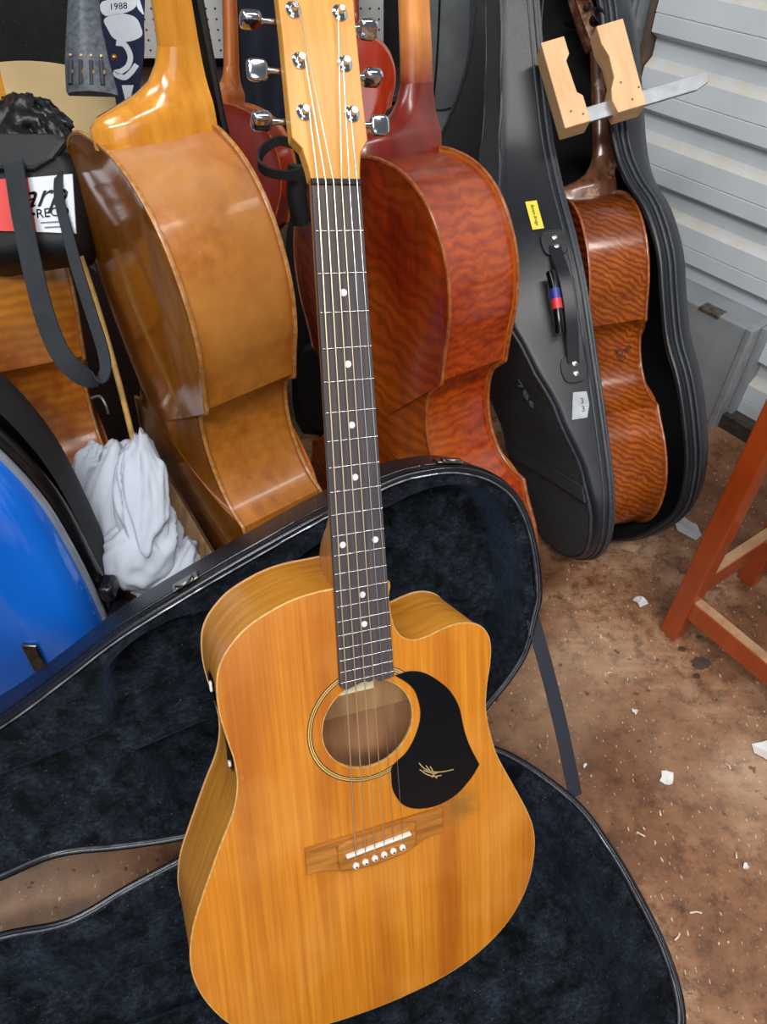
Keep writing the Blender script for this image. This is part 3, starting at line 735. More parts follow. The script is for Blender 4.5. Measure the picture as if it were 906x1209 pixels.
MT['cc_in'] = plain('black_velvet', (10, 11, 14), .9, var=.3, scale=20)
MT['zip'] = plain('zip_tape', (52, 56, 64), .45, var=.25, scale=150)
RZ = .030
g = G()
back_ring = [(x*.94, .55+(y-.55)*.985, interp(ZB, y)) for x, y in CCO]
r1 = [(x, y, interp(ZB, y)-.020) for x, y in CCO]
g.loft([[(x, y, RZ) for x, y in CCO], r1, [(x*.985, .55+(y-.55)*.996, interp(ZB, y)-.006) for x, y in CCO], back_ring], True, False)
base_sh = g.build('base_shell', MT['cc_side'], cc, smooth=60)
# back panel as rows across
def rows(gx, ring, n):
    H = n//2
    vs = list(ring); fs = []
    L = len(ring)
    for i in range(1, H):
        a, b = i, i+1; c, d = (L-i-1) % L, (L-i) % L
        if b > c: break
        fs.append((a, b, c, d) if b != c else (a, b, d))
    gx.add(vs, fs)
g = G(); rows(g, back_ring, len(back_ring)); bp = g.build('back_panel', MT['cc_cloth'], cc, smooth=60)
G().tube([(x*.965, .55+(y-.55)*.99, interp(ZB, y)-.002) for x, y in CCO], .0042, 6, closed=True).build('back_piping', MT['zip'], bp, smooth=60)
inn = [(p.x, p.y) for p in offset(CCO, .016)]
g = G(); g.loft([[(x, y, RZ) for x, y in CCO], [(x, y, RZ-.004) for x, y in offset(CCO, .008)], [(x, y, RZ) for x, y in inn], [(x, y, RZ+.028) for x, y in inn]], True, False)
last = [(x, y, RZ+.028) for x, y in inn]; tri = tessellate_polygon([[Vector(p) for p in last]]); g.add(last, [tuple(t) for t in tri])
g.build('base_lining', MT['cc_in'], cc, smooth=60)
for off, zz, rr in ((-.001, RZ+.006, .0045), (-.0005, RZ+.020, .0025), (.004, RZ-.002, .004)):
    G().tube([(x, y, zz) for x, y in offset(CCO, off)], rr, 6, closed=True).build('zip_edge', MT['zip'], base_sh, smooth=60)
# lid, hinged along the far side and swung open
lang = R(22); LM = Matrix.Translation((-.25, 0, RZ)) @ Matrix.Rotation(lang, 4, 'Y') @ Matrix.Translation((.25, 0, -RZ))
LOUT = [(0, -.06), (.09, -.04), (.175, .0), (.245, .06), (.272, .14), (.276, .22), (.262, .34), (.236, .43), (.228, .52), (.222, .61), (.192, .70), (.145, .77), (.115, .85), (.105, 1.0), (.095, 1.12), (.06, 1.22), (0, 1.245)]
lh = [(p.x, p.y) for p in cr([(a, b, 0) for a, b in LOUT], 4)]
CCL = lh+[(-x, y) for x, y in lh[::-1][1:-1]]
inl = [(p.x, p.y) for p in offset(CCL, .014)]
sc_ = lambda L, k, z: [(x*k, .55+(y-.55)*(1-(1-k)*.45), z) for x, y in L]
g = G()
lrs = [[(x, y, RZ) for x, y in inl], [(x, y, RZ-.001) for x, y in CCL], [(x, y, RZ-.040) for x, y in CCL], sc_(CCL, .95, RZ-.075), sc_(CCL, .80, RZ-.115), sc_(CCL, .6, RZ-.14)]
g.loft(lrs, True, False); rows(g, lrs[-1], len(CCL))
lsh = g.build('lid_shell', MT['cc_side'], cc, smooth=60); lsh.matrix_local = LM
g = G(); lrs = [[(x, y, RZ+.001) for x, y in inl], [(x, y, RZ-.040) for x, y in inl], sc_(inl, .95, RZ-.070), sc_(inl, .80, RZ-.110), sc_(inl, .6, RZ-.134)]
g.loft(lrs, True, False); rows(g, lrs[-1], len(CCL))
g.build('lid_lining', MT['cc_in'], lsh, smooth=60)
for off, zz, rr in ((.007, RZ+.002, .007), (-.001, RZ-.014, .0035), (-.001, RZ-.030, .003)):
    G().tube([(x, y, zz) for x, y in offset(CCL, off)], rr, 8, closed=True).build('zip_edge', MT['zip'] if rr < .006 else MT['cc_side'], lsh, smooth=60)
# things on the side wall: surface point/frame at height y, depth z
def side(y, z, out=0.0):
    best = min(range(len(ch)-1), key=lambda i: abs(ch[i][1]-y) if ch[i][0] > .03 else 9)
    for i in range(len(ch)-1):
        if ch[i][1] <= y <= ch[i+1][1] and ch[i][0] > .02:
            t = (y-ch[i][1])/(ch[i+1][1]-ch[i][1]+1e-9); x = ch[i][0]+(ch[i+1][0]-ch[i][0])*t
            tv = Vector((ch[i+1][0]-ch[i][0], ch[i+1][1]-ch[i][1], 0)).normalized(); nv = Vector((tv.y, -tv.x, 0))
            return Vector((x, y, z))+nv*out, tv, nv
def wall_pos(px, py):
    """case-local point on the side wall under a pixel"""
    Mi = pose(RC, TC, KC).inverted(); o = Mi @ ORG; d = (Mi.to_3x3() @ ray(px, py))
    best = None
    for i in range(len(ch)-1):
        a, b = ch[i], ch[i+1]; nx, ny = b[1]-a[1], -(b[0]-a[0]); den = d.x*nx+d.y*ny
        if den >= 0: continue
        s = ((a[0]-o.x)*nx+(a[1]-o.y)*ny)/den; p = o+d*s
        if min(a[1], b[1])-1e-4 <= p.y <= max(a[1], b[1])+1e-4 and s > 0:
            if best is None or s < best[0]: best = (s, p, Vector((b[0]-a[0], b[1]-a[1], 0)).normalized())
    return best[1], best[2]
def wall_frame(px, py, rot=0, out=.0015):
    p, tv = wall_pos(px, py); nv = Vector((tv.y, -tv.x, 0)); zv = Vector((0, 0, 1))
    # x axis: towards the rim (-z), y axis: up the wall
    x = -zv; y = tv; n_ = x.cross(y)
    if n_.dot(nv) < 0: x = zv; n_ = x.cross(y)
    M = Matrix(((x.x, y.x, n_.x, 0), (x.y, y.y, n_.y, 0), (x.z, y.z, n_.z, 0), (0, 0, 0, 1)))
    return Matrix.Translation(p+nv*out) @ M @ Matrix.Rotation(rot, 4, 'Z')
def card(w, h, th=.0008): return G().box((0, 0, 0), (w, h, th))
yel = plain('yellow_note_paper', (222, 206, 70), .7, var=.05)
ink = plain('black_ink', (30, 28, 30), .7, var=.05)
nm = wall_frame(631, 255, 0, .003)
nt = card(.024, .066).build('sticky_note', yel, cc, smooth=0); nt.matrix_local = nm
text('Button Bridge', .0088, ink, nt, Matrix.Translation((0, 0, .0008)) @ Matrix.Rotation(R(-90), 4, 'Z'), 'handwriting', .3)
riv = plain('rivet_nickel', (200, 200, 196), .3, .9)
for (px, py) in ((654, 288), (677, 436)):
    M = wall_frame(px, py, 0, .004)
    tabm = G().prism([(p.x, p.y) for p in cr([(-.020, -.022, 0), (.020, -.022, 0), (.022, .022, 0), (-.022, .022, 0)], 6, closed=True)], -.002, .003).build('handle_tab', MT['cc_side'], cc, smooth=0, bevel=.0015)
    tabm.matrix_local = M
    for dy in (-.010, .010):
        G().lathe([(.0055, 0), (.0055, .0015), (.003, .003)], (.002, dy, .003), (0, 0, 1), 14).build('rivet', riv, tabm, smooth=40)
pa, ta = wall_pos(654, 292); pb, tb = wall_pos(676, 430)
na = Vector((ta.y, -ta.x, 0))
hp_ = [pa+na*.004, pa+(pb-pa)*.15+na*.016, pa+(pb-pa)*.3+na*.030, pa+(pb-pa)*.5+na*.034, pa+(pb-pa)*.7+na*.030, pa+(pb-pa)*.85+na*.016, pb+na*.004]
hp_ = cr(hp_, 5)
hd = G().ribbon(hp_, (0, 0, 1), .026, .008).build('handle', MT['cc_side'], cc, smooth=50, bevel=.002)
grip = [p+Vector((0, 0, .026))+na*.004 for p in hp_[9:23]]
for nm_, i0, i1, m, rr in (('grip_tube', 0, len(grip), MT['blackp'], .0095), ('red_tape', 6, 9, plain('red_tape', (200, 46, 52), .4), .0106), ('blue_tape', 4, 7, plain('blue_tape', (40, 50, 140), .4), .0102)):
    G().tube(grip[i0:i1], rr, 12).build(nm_, m, hd, smooth=50)
ptag = G().prism([(-.020, -.026), (.012, -.026), (.020, .0), (.018, .026), (-.010, .028)], 0, .001).build('silver_label', plain('silver_label', (176, 182, 190), .4, .3), cc, smooth=0)
ptag.matrix_local = wall_frame(684, 479, 0, .003)
text('3\n3', .016, ink, ptag, Matrix.Translation((.006, 0, .0012)), 'numerals')
# number on the back panel
def panel_frame(px, py, rot):
    Mi = pose(RC, TC, KC).inverted(); o = Mi @ ORG; d = Mi.to_3x3() @ ray(px, py)
    s = (.15-o.z)/d.z
    for _ in range(12):
        p = o+d*s; s = (interp(ZB, p.y)-o.z)/d.z
    p = o+d*s; e = .01
    yv = Vector((0, 1, (interp(ZB, p.y+e)-interp(ZB, p.y-e))/(2*e))).normalized(); xv = Vector((1, 0, 0)); zv = xv.cross(yv)
    M = Matrix(((xv.x, yv.x, zv.x, 0), (xv.y, yv.y, zv.y, 0), (xv.z, yv.z, zv.z, 0), (0, 0, 0, 1)))
    return Matrix.Translation(p+zv*.002) @ M @ Matrix.Rotation(rot, 4, 'Z')
text('786', .050, plain('chalk_blue_paint', (170, 196, 214), .8), bp, panel_frame(622, 466, R(-62)), 'painted_number')
bx_ = [(p.x*1.0, p.y) for p in cr([(-.26, .155, 0), (0, .16, 0), (.275, .155, 0)], 8)]
G().ribbon([(x, y, interp(ZB, y)+.002) for x, y in bx_], (0, 1, .1), .035, .003).build('seam_band', MT['cc_cloth'], bp, smooth=50)
text('B\n430', .022, ink, ccel, Matrix.Translation((.1195, .415, -.085)) @ Matrix.Rotation(R(90), 4, 'Y') @ Matrix.Rotation(R(-60), 4, 'Z'), 'pencil_mark')

# ---------------------------------------------------------------- cam clamp gripping the tiger cello's neck
bar = (at(838, 95, 1.24)-at(664, 147, 1.24)).normalized(); jaw = (at(643, 47, 1.24)-at(668, 160, 1.24)); jaw = (jaw-bar*jaw.dot(bar)).normalized(); jz = bar.cross(jaw)
c0 = at(676, 142, 1.105)
cl = root('cam_clamp', 'wooden luthier clamp with grey metal bar gripping the tiger striped cello neck', 'clamp', frame(bar, jaw, jz, c0, .90))
beech = varnish('beech_jaw', (206, 164, 118), (226, 186, 140), .6, 0, (30, 6, 30))
LJ = [(x+.015, y) for x, y in [(-.038, -.018), (.006, -.018), (.006, .026), (-.002, .034), (-.004, .088), (.004, .098), (.004, .128), (-.036, .128)]]
G().prism(LJ, -.020, .020).build('fixed_jaw', beech, cl, smooth=0, bevel=.0015)
RJ = [(.118, -.018), (.070, -.018), (.066, .004), (.070, .022), (.080, .040), (.082, .075), (.076, .098), (.076, .128), (.122, .128)]
RJ = [(x-.002, y) for x, y in RJ]
rj = G().prism(RJ, -.020, .020).build('sliding_jaw', beech, cl, smooth=0, bevel=.0015)
G().box((.090, .040, -.004), (.020, .10, .020)).build('cam_lever', beech, rj, bevel=.002)
brm = plain('dull_steel_bar', (160, 164, 170), .35, .7, .08, 60)
G().prism([(-.010, -.012), (.212, -.012), (.236, -.004), (.238, .010), (.232, .013), (-.010, .013)], -.003, .003).build('bar', brm, cl, smooth=0, bevel=.0008)
pin = plain('brass_pin', (110, 90, 60), .4, .7)
for x, y, par in ((-.006, .006, cl), (.012, -.004, cl), (.096, -.004, rj), (.086, .028, rj), (.112, .012, rj)):
    G().lathe([(.0018, 0), (.0018, .0012)], (x, y, .0198), (0, 0, 1), 8).build('pin', pin, par, smooth=0)

# ================================================================ background cases and cloth
gcase_m = leather('grey_vinyl_case', (100, 104, 106), .4, 200, .1, dust=.2)
ctr = at(520, 130, 1.75); up = Vector((0, .22, .975)).normalized(); fz = Vector((-.25, -.93, .25)); fz = (fz-up*up.dot(fz)).normalized(); rx = up.cross(fz)
gc = root('instrument_case', 'grey vinyl instrument case with seams standing behind the red cello neck', 'instrument case', frame(rx, up, fz, ctr))
GO = [(-.13, -.75), (.10, -.75), (.185, -.68), (.20, -.5), (.185, -.32), (.15, -.17), (.105, -.06), (.075, .03), (.062, .12), (.058, .30), (.05, .42), (-.05, .42), (-.062, .30), (-.07, .12), (-.09, .02), (-.14, -.10), (-.19, -.25), (-.21, -.5), (-.20, -.68)]
gol = [(p.x, p.y) for p in cr([(a, b, 0) for a, b in GO], 4, closed=True)]
G().prism(gol, -.16, 0).build('body', gcase_m, gc, smooth=40, bevel=.012)
for pts in ([(-.09, .02), (.0, .0), (.075, .025)], [(-.12, -.06), (.0, -.085), (.11, -.07)], [(-.01, .42), (-.012, .1), (-.03, -.1), (-.05, -.4)]):
    G().tube([(a, b, .001) for a, b in [(p.x, p.y) for p in cr([(x, y, 0) for x, y in pts], 6)]], .0025, 5).build('seam', MT['rim'], gc, smooth=60)
for x, y in ((.055, .06), (.085, -.06), (.13, -.2)):
    G().lathe([(.004, 0), (.004, .001), (.002, .002)], (x, y, .001), (0, 0, 1), 10).build('rivet', riv, gc, smooth=40)
# dark soft case filling the gap beside it
ctr = at(592, 120, 1.52)
dc = root('soft_case', 'black soft instrument bag upright between the grey case and cello case', 'instrument case', frame(rx, up, fz, ctr))
GO2 = [(x*1.0, y) for x, y in GO]
G().prism([(p.x, p.y) for p in cr([(a, b, 0) for a, b in GO2], 3, closed=True)], -.14, 0).build('body', leather('black_nylon', (16, 17, 20), .55, 500, .2), dc, smooth=40, bevel=.015)
G().tube([(a, b, .004) for a, b in [(p.x, p.y) for p in cr([(x*.97, y*.985, 0) for x, y in GO2], 3, closed=True)]], .003, 5, closed=True).build('zip_edge', MT['zip'], dc, smooth=60)

ctr = at(398, 430, 1.62)  # black bag shape added so the gap between the cellos reads dark
db = root('gap_filler_bag', 'black bag shape added to darken the gap between the honey and red cellos', 'bag', frame(Vector((.98, -.2, 0)), Vector((0, 0, 1)), Vector((-.2, -.98, 0)), (ctr.x, ctr.y, 0)))
G().prism([(p.x, p.y) for p in cr([(-.075, .0, 0), (.12, .0, 0), (.13, .25, 0), (.11, .46, 0), (.05, .54, 0), (-.03, .54, 0), (-.07, .46, 0), (-.08, .25, 0)], 5, closed=True)], -.08, .06).build('body', leather('black_bag_cloth', (18, 17, 19), .7, 500, .2), db, smooth=40, bevel=.02)
G().prism([(p.x, p.y) for p in cr([(-.05, .05, 0), (.09, .05, 0), (.09, .24, 0), (-.05, .24, 0)], 5, closed=True)], .058, .085).build('pocket', leather('black_bag_cloth', (20, 19, 21), .7, 500, .2), db, smooth=40, bevel=.01)
G().tube(cr([(-.05, .47, .066), (.02, .515, .068), (.09, .47, .066)], 6), .004, 6).build('zip', MT['zip'], db, smooth=60)

def sheet(name, p00, p10, p01, p11, nu, nv, disp, th, mat, parent=None):
    g = G(); vs = []
    for k in (0, 1):
        for i in range(nu+1):
            for j in range(nv+1):
                u, v = i/nu, j/nv
                p = (p00*(1-u)*(1-v)+p10*u*(1-v)+p01*(1-u)*v+p11*u*v)
                n_ = (p10-p00).cross(p01-p00).normalized()
                vs.append(p+n_*(disp(u, v)+th*(k-.5)))
    N = (nu+1)*(nv+1); fs = []
    for i in range(nu):
        for j in range(nv):
            a = i*(nv+1)+j; q = (a, a+1, a+nv+2, a+nv+1)
            fs += [q, tuple(x+N for x in q[::-1])]
    bd = [i*(nv+1) for i in range(nu+1)]+[nu*(nv+1)+j for j in range(1, nv+1)]+[i*(nv+1)+nv for i in range(nu-1, -1, -1)]+[j for j in range(nv-1, 0, -1)]
    for a, b in zip(bd, bd[1:]+bd[:1]): fs.append((a, b, b+N, a+N))
    return g.add(vs, fs).build(name, mat, parent, smooth=60)
navy = plain('navy_fabric', (16, 20, 38), .85, var=.25, scale=14, bump=.3, bscale=500)
cg_ = sheet('garment', at(255, -40, 1.92), at(430, -40, 1.92), at(298, 190, 1.88), at(385, 240, 1.86), 40, 40, lambda u, v: .018*math.sin(u*17+2*v)+.012*noise.noise((u*5, v*3, 2)), .006, navy)
tag(cg_, 'dark navy cloth hanging behind the guitar headstock', 'cloth')
lp = [at(px, py, .98) for px, py in ((352, 172), (330, 166), (312, 176), (306, 192), (316, 203), (340, 207), (356, 204))]
o = G().ribbon(cr(lp, 5), CBACK*.6+CUP*.5, .012, .004).build('strap_loop', plain('black_webbing', (12, 13, 16), .7), smooth=60)
hl = G().tube([at(352, 195, 1.0), at(350, 230, 1.02), at(356, 262, 1.05)], .014, 8).build('strap_tail', plain('black_webbing', (12, 13, 16), .7), o, smooth=60)
tag(o, 'black webbing loop beside the lower left tuner of the guitar', 'strap')

# ================================================================ left side clutter
# blue fibreglass case
blue = NT('glossy_blue_fibreglass')
blue.col(blue.ramp(blue.noise(3, 2), [(.3, lin((14, 92, 198))), (.7, lin((22, 116, 232)))])); blue.set(Roughness=.16, Coat_Weight=.6)
bc = root('hard_case', 'glossy blue fibreglass hard case with black rim at the left edge', 'instrument case', Matrix.Translation((-.625, .60, 0)))
BOo = [(0, .012), (.10, .018), (.17, .045), (.215, .10), (.236, .19), (.243, .30), (.241, .41), (.233, .50), (.212, .571), (.185, .615), (.14, .66), (.10, .71), (.08, .78), (.075, .92), (.06, 1.05), (0, 1.07)]
bh = [(p.x, p.y) for p in cr([(a, b, 0) for a, b in BOo], 4)]; BL = bh+[(-x, y) for x, y in bh[::-1][1:-1]]
def shell_rings(sgn, y0, dep, L):
    rr = []
    for k, q in ((1, 0), (1, .35), (.985, .6), (.95, .82), (.88, .95), (.7, 1.0)):
        rr.append([(x*k, y0+sgn*dep*q, .45+(z-.45)*(1-(1-k)*.6)) for x, z in L])
    return rr
rr = shell_rings(-1, 0, .060, BL); g = G(); g.loft(rr, True, False); rows(g, rr[-1], len(BL)); g.build('front_shell', blue.m, bc, smooth=60)
rr = shell_rings(1, .022, .075, [(x*1.03, z+.030) for x, z in BL]); g = G(); g.loft(rr, True, False); rows(g, rr[-1], len(BL)); g.build('rear_shell', leather('black_fabric_shell', (20, 22, 26), .7, 500, .2), bc, smooth=60)
G().tube([(x, .011, z) for x, z in BL], .013, 8, closed=True).build('rim_gasket', plain('black_rubber', (12, 12, 14), .25), bc, smooth=60)
G().tube([(x, -.006, z) for x, z in offset(BL, -.002)], .005, 6, closed=True).build('rim_trim', plain('grey_rim_trim', (150, 158, 172), .25, .4), bc, smooth=60)
G().box((.165, -.063, .255), (.020, .006, .085), Matrix.Rotation(.06, 3, 'Y')).build('latch_plate', MT['latch'], bc, bevel=.002)
for cz, cw in ((.33, .018), (.275, .024)):
    G().box((.262, .004, cz), (cw, .030, .026)).build('clasp', MT['rim'], bc, bevel=.005)
# wooden plank under the rag
pk = G(); pa_, pb_ = at(236, 662, 1.12), at(180, 566, 1.14)
dk = (pb_-pa_).normalized()
q = pa_-dk*.12
pk.ribbon([q, pb_], (.9, .3, .35), .05, .02)
tag(pk.build('plank', varnish('worn_board', (120, 84, 56), (176, 140, 104), .7, 0, (60, 6, 6)), smooth=0, bevel=.002), 'worn pale wooden plank leaning beneath the white rag', 'plank')
# white rag: crumpled folds
def blob(name, mat, c, M3, rad, seed, amp, fold, sub=5, fine=.22):
    bm = bmesh.new(); bmesh.ops.create_icosphere(bm, subdivisions=sub, radius=1)
    for v in bm.verts:
        p = v.co.copy(); n1 = noise.noise((p.x*1.5+seed, p.y*1.5, p.z*.9))
        rdg = 1-abs(noise.noise((p.x*fold[0]+seed+n1, p.y*fold[0], p.z*fold[1]+n1*1.4)))*2
        rdg2 = 1-abs(noise.noise((p.x*fold[0]*2+seed*2+n1*2, p.y*fold[0]*2, p.z*fold[1]*2)))*2
        k = 1+amp*(.9*n1+.8*rdg+fine*rdg2+.16*(1-abs(noise.noise((p.x*3.1+seed, p.y*3.1+n1*2, p.z*1.2)))*2.4)-.5)
        v.co = Vector((p.x*rad[0], p.y*rad[1], p.z*rad[2]))*k
        v.co = M3 @ v.co+c
    me = bpy.data.meshes.new(name); bm.to_mesh(me); bm.free(); me.materials.append(mat); me.shade_smooth()
    o = bpy.data.objects.new(name, me); COL.objects.link(o); return o
ragm = plain('white_cotton', (182, 190, 204), .9, var=.05, scale=8, bump=.4, bscale=900)
FM = Matrix((CRIGHT, CBACK*-1, CUP)).transposed()
rt = root('rag', 'crumpled white cotton rag bundled beside the honey cello', 'rag', Matrix.Translation(at(155, 610, 1.05)))
c0 = at(155, 610, 1.05)
for nm_, px, py, dd, rad, rz, sd in (('fold', 138, 590, 1.04, (.046, .040, .085), .30, 3.1), ('fold', 168, 588, 1.00, (.034, .032, .082), -.10, 8.4), ('fold', 165, 645, 1.02, (.056, .038, .058), .75, 5.7), ('fold', 192, 668, 1.04, (.050, .034, .052), .8, 1.9), ('fold', 112, 560, 1.06, (.030, .028, .042), .2, 6.2), ('fold', 122, 622, 1.07, (.026, .025, .046), .25, 9.2)):
    b = blob(nm_, ragm, at(px, py, dd)-c0, FM @ Matrix.Rotation(rz, 3, 'Y'), rad, sd, .30, (1.5, .55), 5, .0); b.parent = rt
q = G(); q.prism([(p.x, p.y) for p in cr([(-.10, -.42, 0), (.10, -.42, 0), (.115, -.2, 0), (.10, .15, 0), (.05, .24, 0), (-.05, .24, 0), (-.10, .15, 0), (-.115, -.2, 0)], 5, closed=True)], -.05, .05)
vc = q.build('violin_case', plain('wine_black_vinyl', (44, 32, 36), .5), smooth=40, bevel=.012); vc.matrix_world = frame(Vector((.97, -.24, 0)), Vector((0, 0, 1)), Vector((.24, .97, 0))*-1, at(128, 420, 1.56))
tag(vc, 'dark wine coloured case upright in shadow behind the cane stick', 'instrument case')
# thin cane bow stick
G_ = G().tube(cr([at(93, 296, .93), at(118, 372, .97), at(140, 450, 1.0), at(160, 530, 1.03)], 6), .0042, 8).build('cane_stick', plain('pale_cane', (190, 150, 84), .5, var=.15, scale=60), smooth=60)
tag(G_, 'thin pale cane stick rising from the white rag', 'stick')
wp = G().tube(cr([at(108, 470, 1.12), at(118, 468, 1.11), at(125, 478, 1.11), at(128, 488, 1.12)], 5), .0022, 6).build('wire_hook', plain('grey_wire', (150, 150, 150), .4, .6), smooth=60)
tag(wp, 'small bent grey wire beside the orange brown cello', 'wire')
# black bag with record label
bgm = plain('black_bag_nylon', (16, 18, 22), .6, var=.25, scale=25, bump=.3, bscale=700)
bgc = at(38, 250, .93)
bag = root('shoulder_bag', 'black shoulder bag with red and white printed label hanging at left', 'bag', frame(CRIGHT, CUP, CBACK, bgc))
g = G(); rings = []
for z, k in ((-.05, .80), (-.042, .95), (0, 1.0), (.026, .97), (.034, .82)):
    ring = []
    for i in range(48):
        a = 2*math.pi*i/48; c_, s_ = math.cos(a), math.sin(a)
        x = .082*k*abs(c_)**.35*(1 if c_ > 0 else -1); y = .066*k*abs(s_)**.35*(1 if s_ > 0 else -1)
        ring.append((x-.012, y+.006*math.sin(x*40), z+.004*noise.noise((x*30, y*30, z*20))))
    rings.append(ring)
g.loft(rings); g.build('bag_body', bgm, bag, smooth=60)
g = G(); g.prism([(-.092, .035), (.02, .034), (.045, .048), (.062, .07), (.05, .078), (-.092, .080)], .030, .042); g.build('flap', bgm, bag, smooth=0, bevel=.005)
redm = plain('label_red', (206, 62, 60), .5, var=.05); whm = plain('label_white', (206, 210, 220), .45, var=.04)
lab = G().prism([(-.040, .022), (.066, .031), (.0705, -.041), (-.030, -.037)], .034, .0365).build('label_patch', whm, bag, smooth=0)
G().prism([(-.042, .023), (.012, .0268), (.023, -.0395), (-.032, -.038)], .0355, .0371).build('label_red', redm, lab, smooth=0)
text('arp', .041, MT['blackp'], lab, Matrix.Translation((.030, .004, .0374)) @ Matrix.Rotation(.10, 4, 'Z'), 'script_lettering', .5)
text('\u2022RECO', .0155, MT['blackp'], lab, Matrix.Translation((.040, -.0165, .0374)) @ Matrix.Rotation(.10, 4, 'Z'), 'record_lettering')
for k_ in range(2):
    G().box((.046, -.0275-.006*k_, .0372), (.036-.01*k_, .0016, .0004), Matrix.Rotation(.06, 3, 'Z')).build('small_print', plain('grey_print', (110, 112, 120), .6), lab, smooth=0)
spx = [(16, 192, .885), (25, 250, .88), (37, 310, .88), (52, 370, .885), (70, 415, .89), (92, 440, .895), (113, 449, .90), (124, 440, .90), (122, 415, .90), (108, 370, .895), (92, 320, .89), (80, 275, .888), (70, 235, .888), (70, 205, .895), (80, 186, .91), (96, 172, .93)]
sp_ = cr([at(*p) for p in spx], 5)
wd_ = [.031]*0
for i in range(len(sp_)):
    t = i/(len(sp_)-1); wd_.append(.027 if t < .35 else (.027-.012*min(1, (t-.35)/.12) if t < .7 else .015-.007*(t-.7)/.3))
Mi = bag.matrix_world.inverted() if False else frame(CRIGHT, CUP, CBACK, bgc).inverted()
G().ribbon([Mi @ p for p in sp_], (1, .25, .25), wd_, .0022).build('shoulder_strap', plain('slate_black_strap', (36, 40, 46), .6, var=.15, bump=.3, bscale=900), bag, smooth=60)
# black leather glove
gl = root('glove', 'crumpled black leather glove lying on top of the shoulder bag', 'glove', Matrix.Translation(at(35, 152, .99)))
c0 = at(35, 152, .99); glm = leather('black_leather', (20, 21, 24), .38, 300, .2)
for nm_, px, py, dd, rad, rz, sd in (('palm', 25, 152, .99, (.052, .035, .040), .2, 2.2), ('finger', 58, 145, .98, (.018, .016, .034), -.9, 4.4), ('finger', 62, 162, .97, (.018, .016, .030), -.7, 7.4), ('cuff', 20, 178, .96, (.06, .03, .022), .1, 9.9), ('finger', 30, 128, 1.0, (.034, .018, .018), .2, 1.1)):
    b = blob(nm_, glm, at(px, py, dd)-c0, FM @ Matrix.Rotation(rz, 3, 'Y'), rad, sd, .45, (2.4, 1.2), 4); b.parent = gl
# tan disc and the black case behind
dn = (CBACK*.72+CUP*.55+CRIGHT*.1).normalized(); dxx = CRIGHT-dn*dn.dot(CRIGHT); dxx.normalize(); dyy = dn.cross(dxx)
dc_ = at(28, 118, 1.42)
q = G().lathe([(.150, -.045), (.172, -.040), (.175, -.004), (.172, 0), (.10, .001), (.0005, .001)], (0, 0, 0), (0, 0, 1), 64)
disc = q.build('round_drum', plain('tan_skin', (222, 192, 140), .7, var=.06, scale=5), smooth=40); disc.matrix_world = frame(dxx, dyy, dn, dc_)
tag(disc, 'round tan disc like a drum skin behind the black glove', 'drum')
q = G().box((0, 0, 0), (.36, .06, .50), None)
bx2 = q.build('amplifier_cabinet', leather('scuffed_black_vinyl', (30, 31, 32), .5, 300, .2, dust=.2), smooth=0, bevel=.02); bx2.location = at(0, -20, 1.72)
tag(bx2, 'scuffed black panel above the tan disc in the top left corner', 'panel')
# grey tailpiece hanging
tpm = plain('scuffed_grey_plastic', (92, 98, 106), .32, var=.25, scale=120, bump=.2, bscale=400)
tc0 = at(108, 60, 1.20); tpx = (CRIGHT*.99+CUP*-.03).normalized(); tpy = (CUP-tpx*tpx.dot(CUP)).normalized(); tpz = tpx.cross(tpy)
tp = root('tailpiece', 'scuffed grey bass tailpiece with string slots hanging before the tan disc', 'tailpiece', frame(tpx, tpy, tpz, tc0))
rings = []
for y, xl, xr in ((-.071, -.037, .044), (-.066, -.0395, .0445), (-.02, -.043, .030), (.04, -.042, .014), (.12, -.040, .004), (.20, -.036, -.004)):
    ring = []
    for k in range(13):
        t = k/12; ring.append((xl+(xr-xl)*t, y, .010*math.sin(math.pi*t)**.6))
    ring += [(xr, y, -.006), (xl, y, -.006)]
    rings.append(ring)
G().loft(rings).build('body', tpm, tp, smooth=40)
slot = plain('dark_slot', (58, 62, 68), .5)
for k in range(4):
    x = -.029+.0175*k
    G().tube([(x+.012*(.0), -.060, .0085), (x-.002*k*.6, -.022, .0095)], .0036, 8).build('string_slot', slot, tp, smooth=60)
    G().lathe([(.0020, 0), (.0020, .0015)], (x-.001*k, -.014, .0098), (0, 0, 1), 12).build('brass_bead', plain('brass', (190, 150, 90), .35, .8), tp, smooth=30)
    G().ell((x+.002, -.040, .0095), (.003, .004, .002)).build('hole_patch', plain('tan_hole', (150, 116, 84), .6), tp, smooth=60)
G().ell((.039, -.012, .004), (.005, .005, .005)).build('brass_knob', plain('brass', (170, 130, 70), .3, .9), tp, smooth=60)
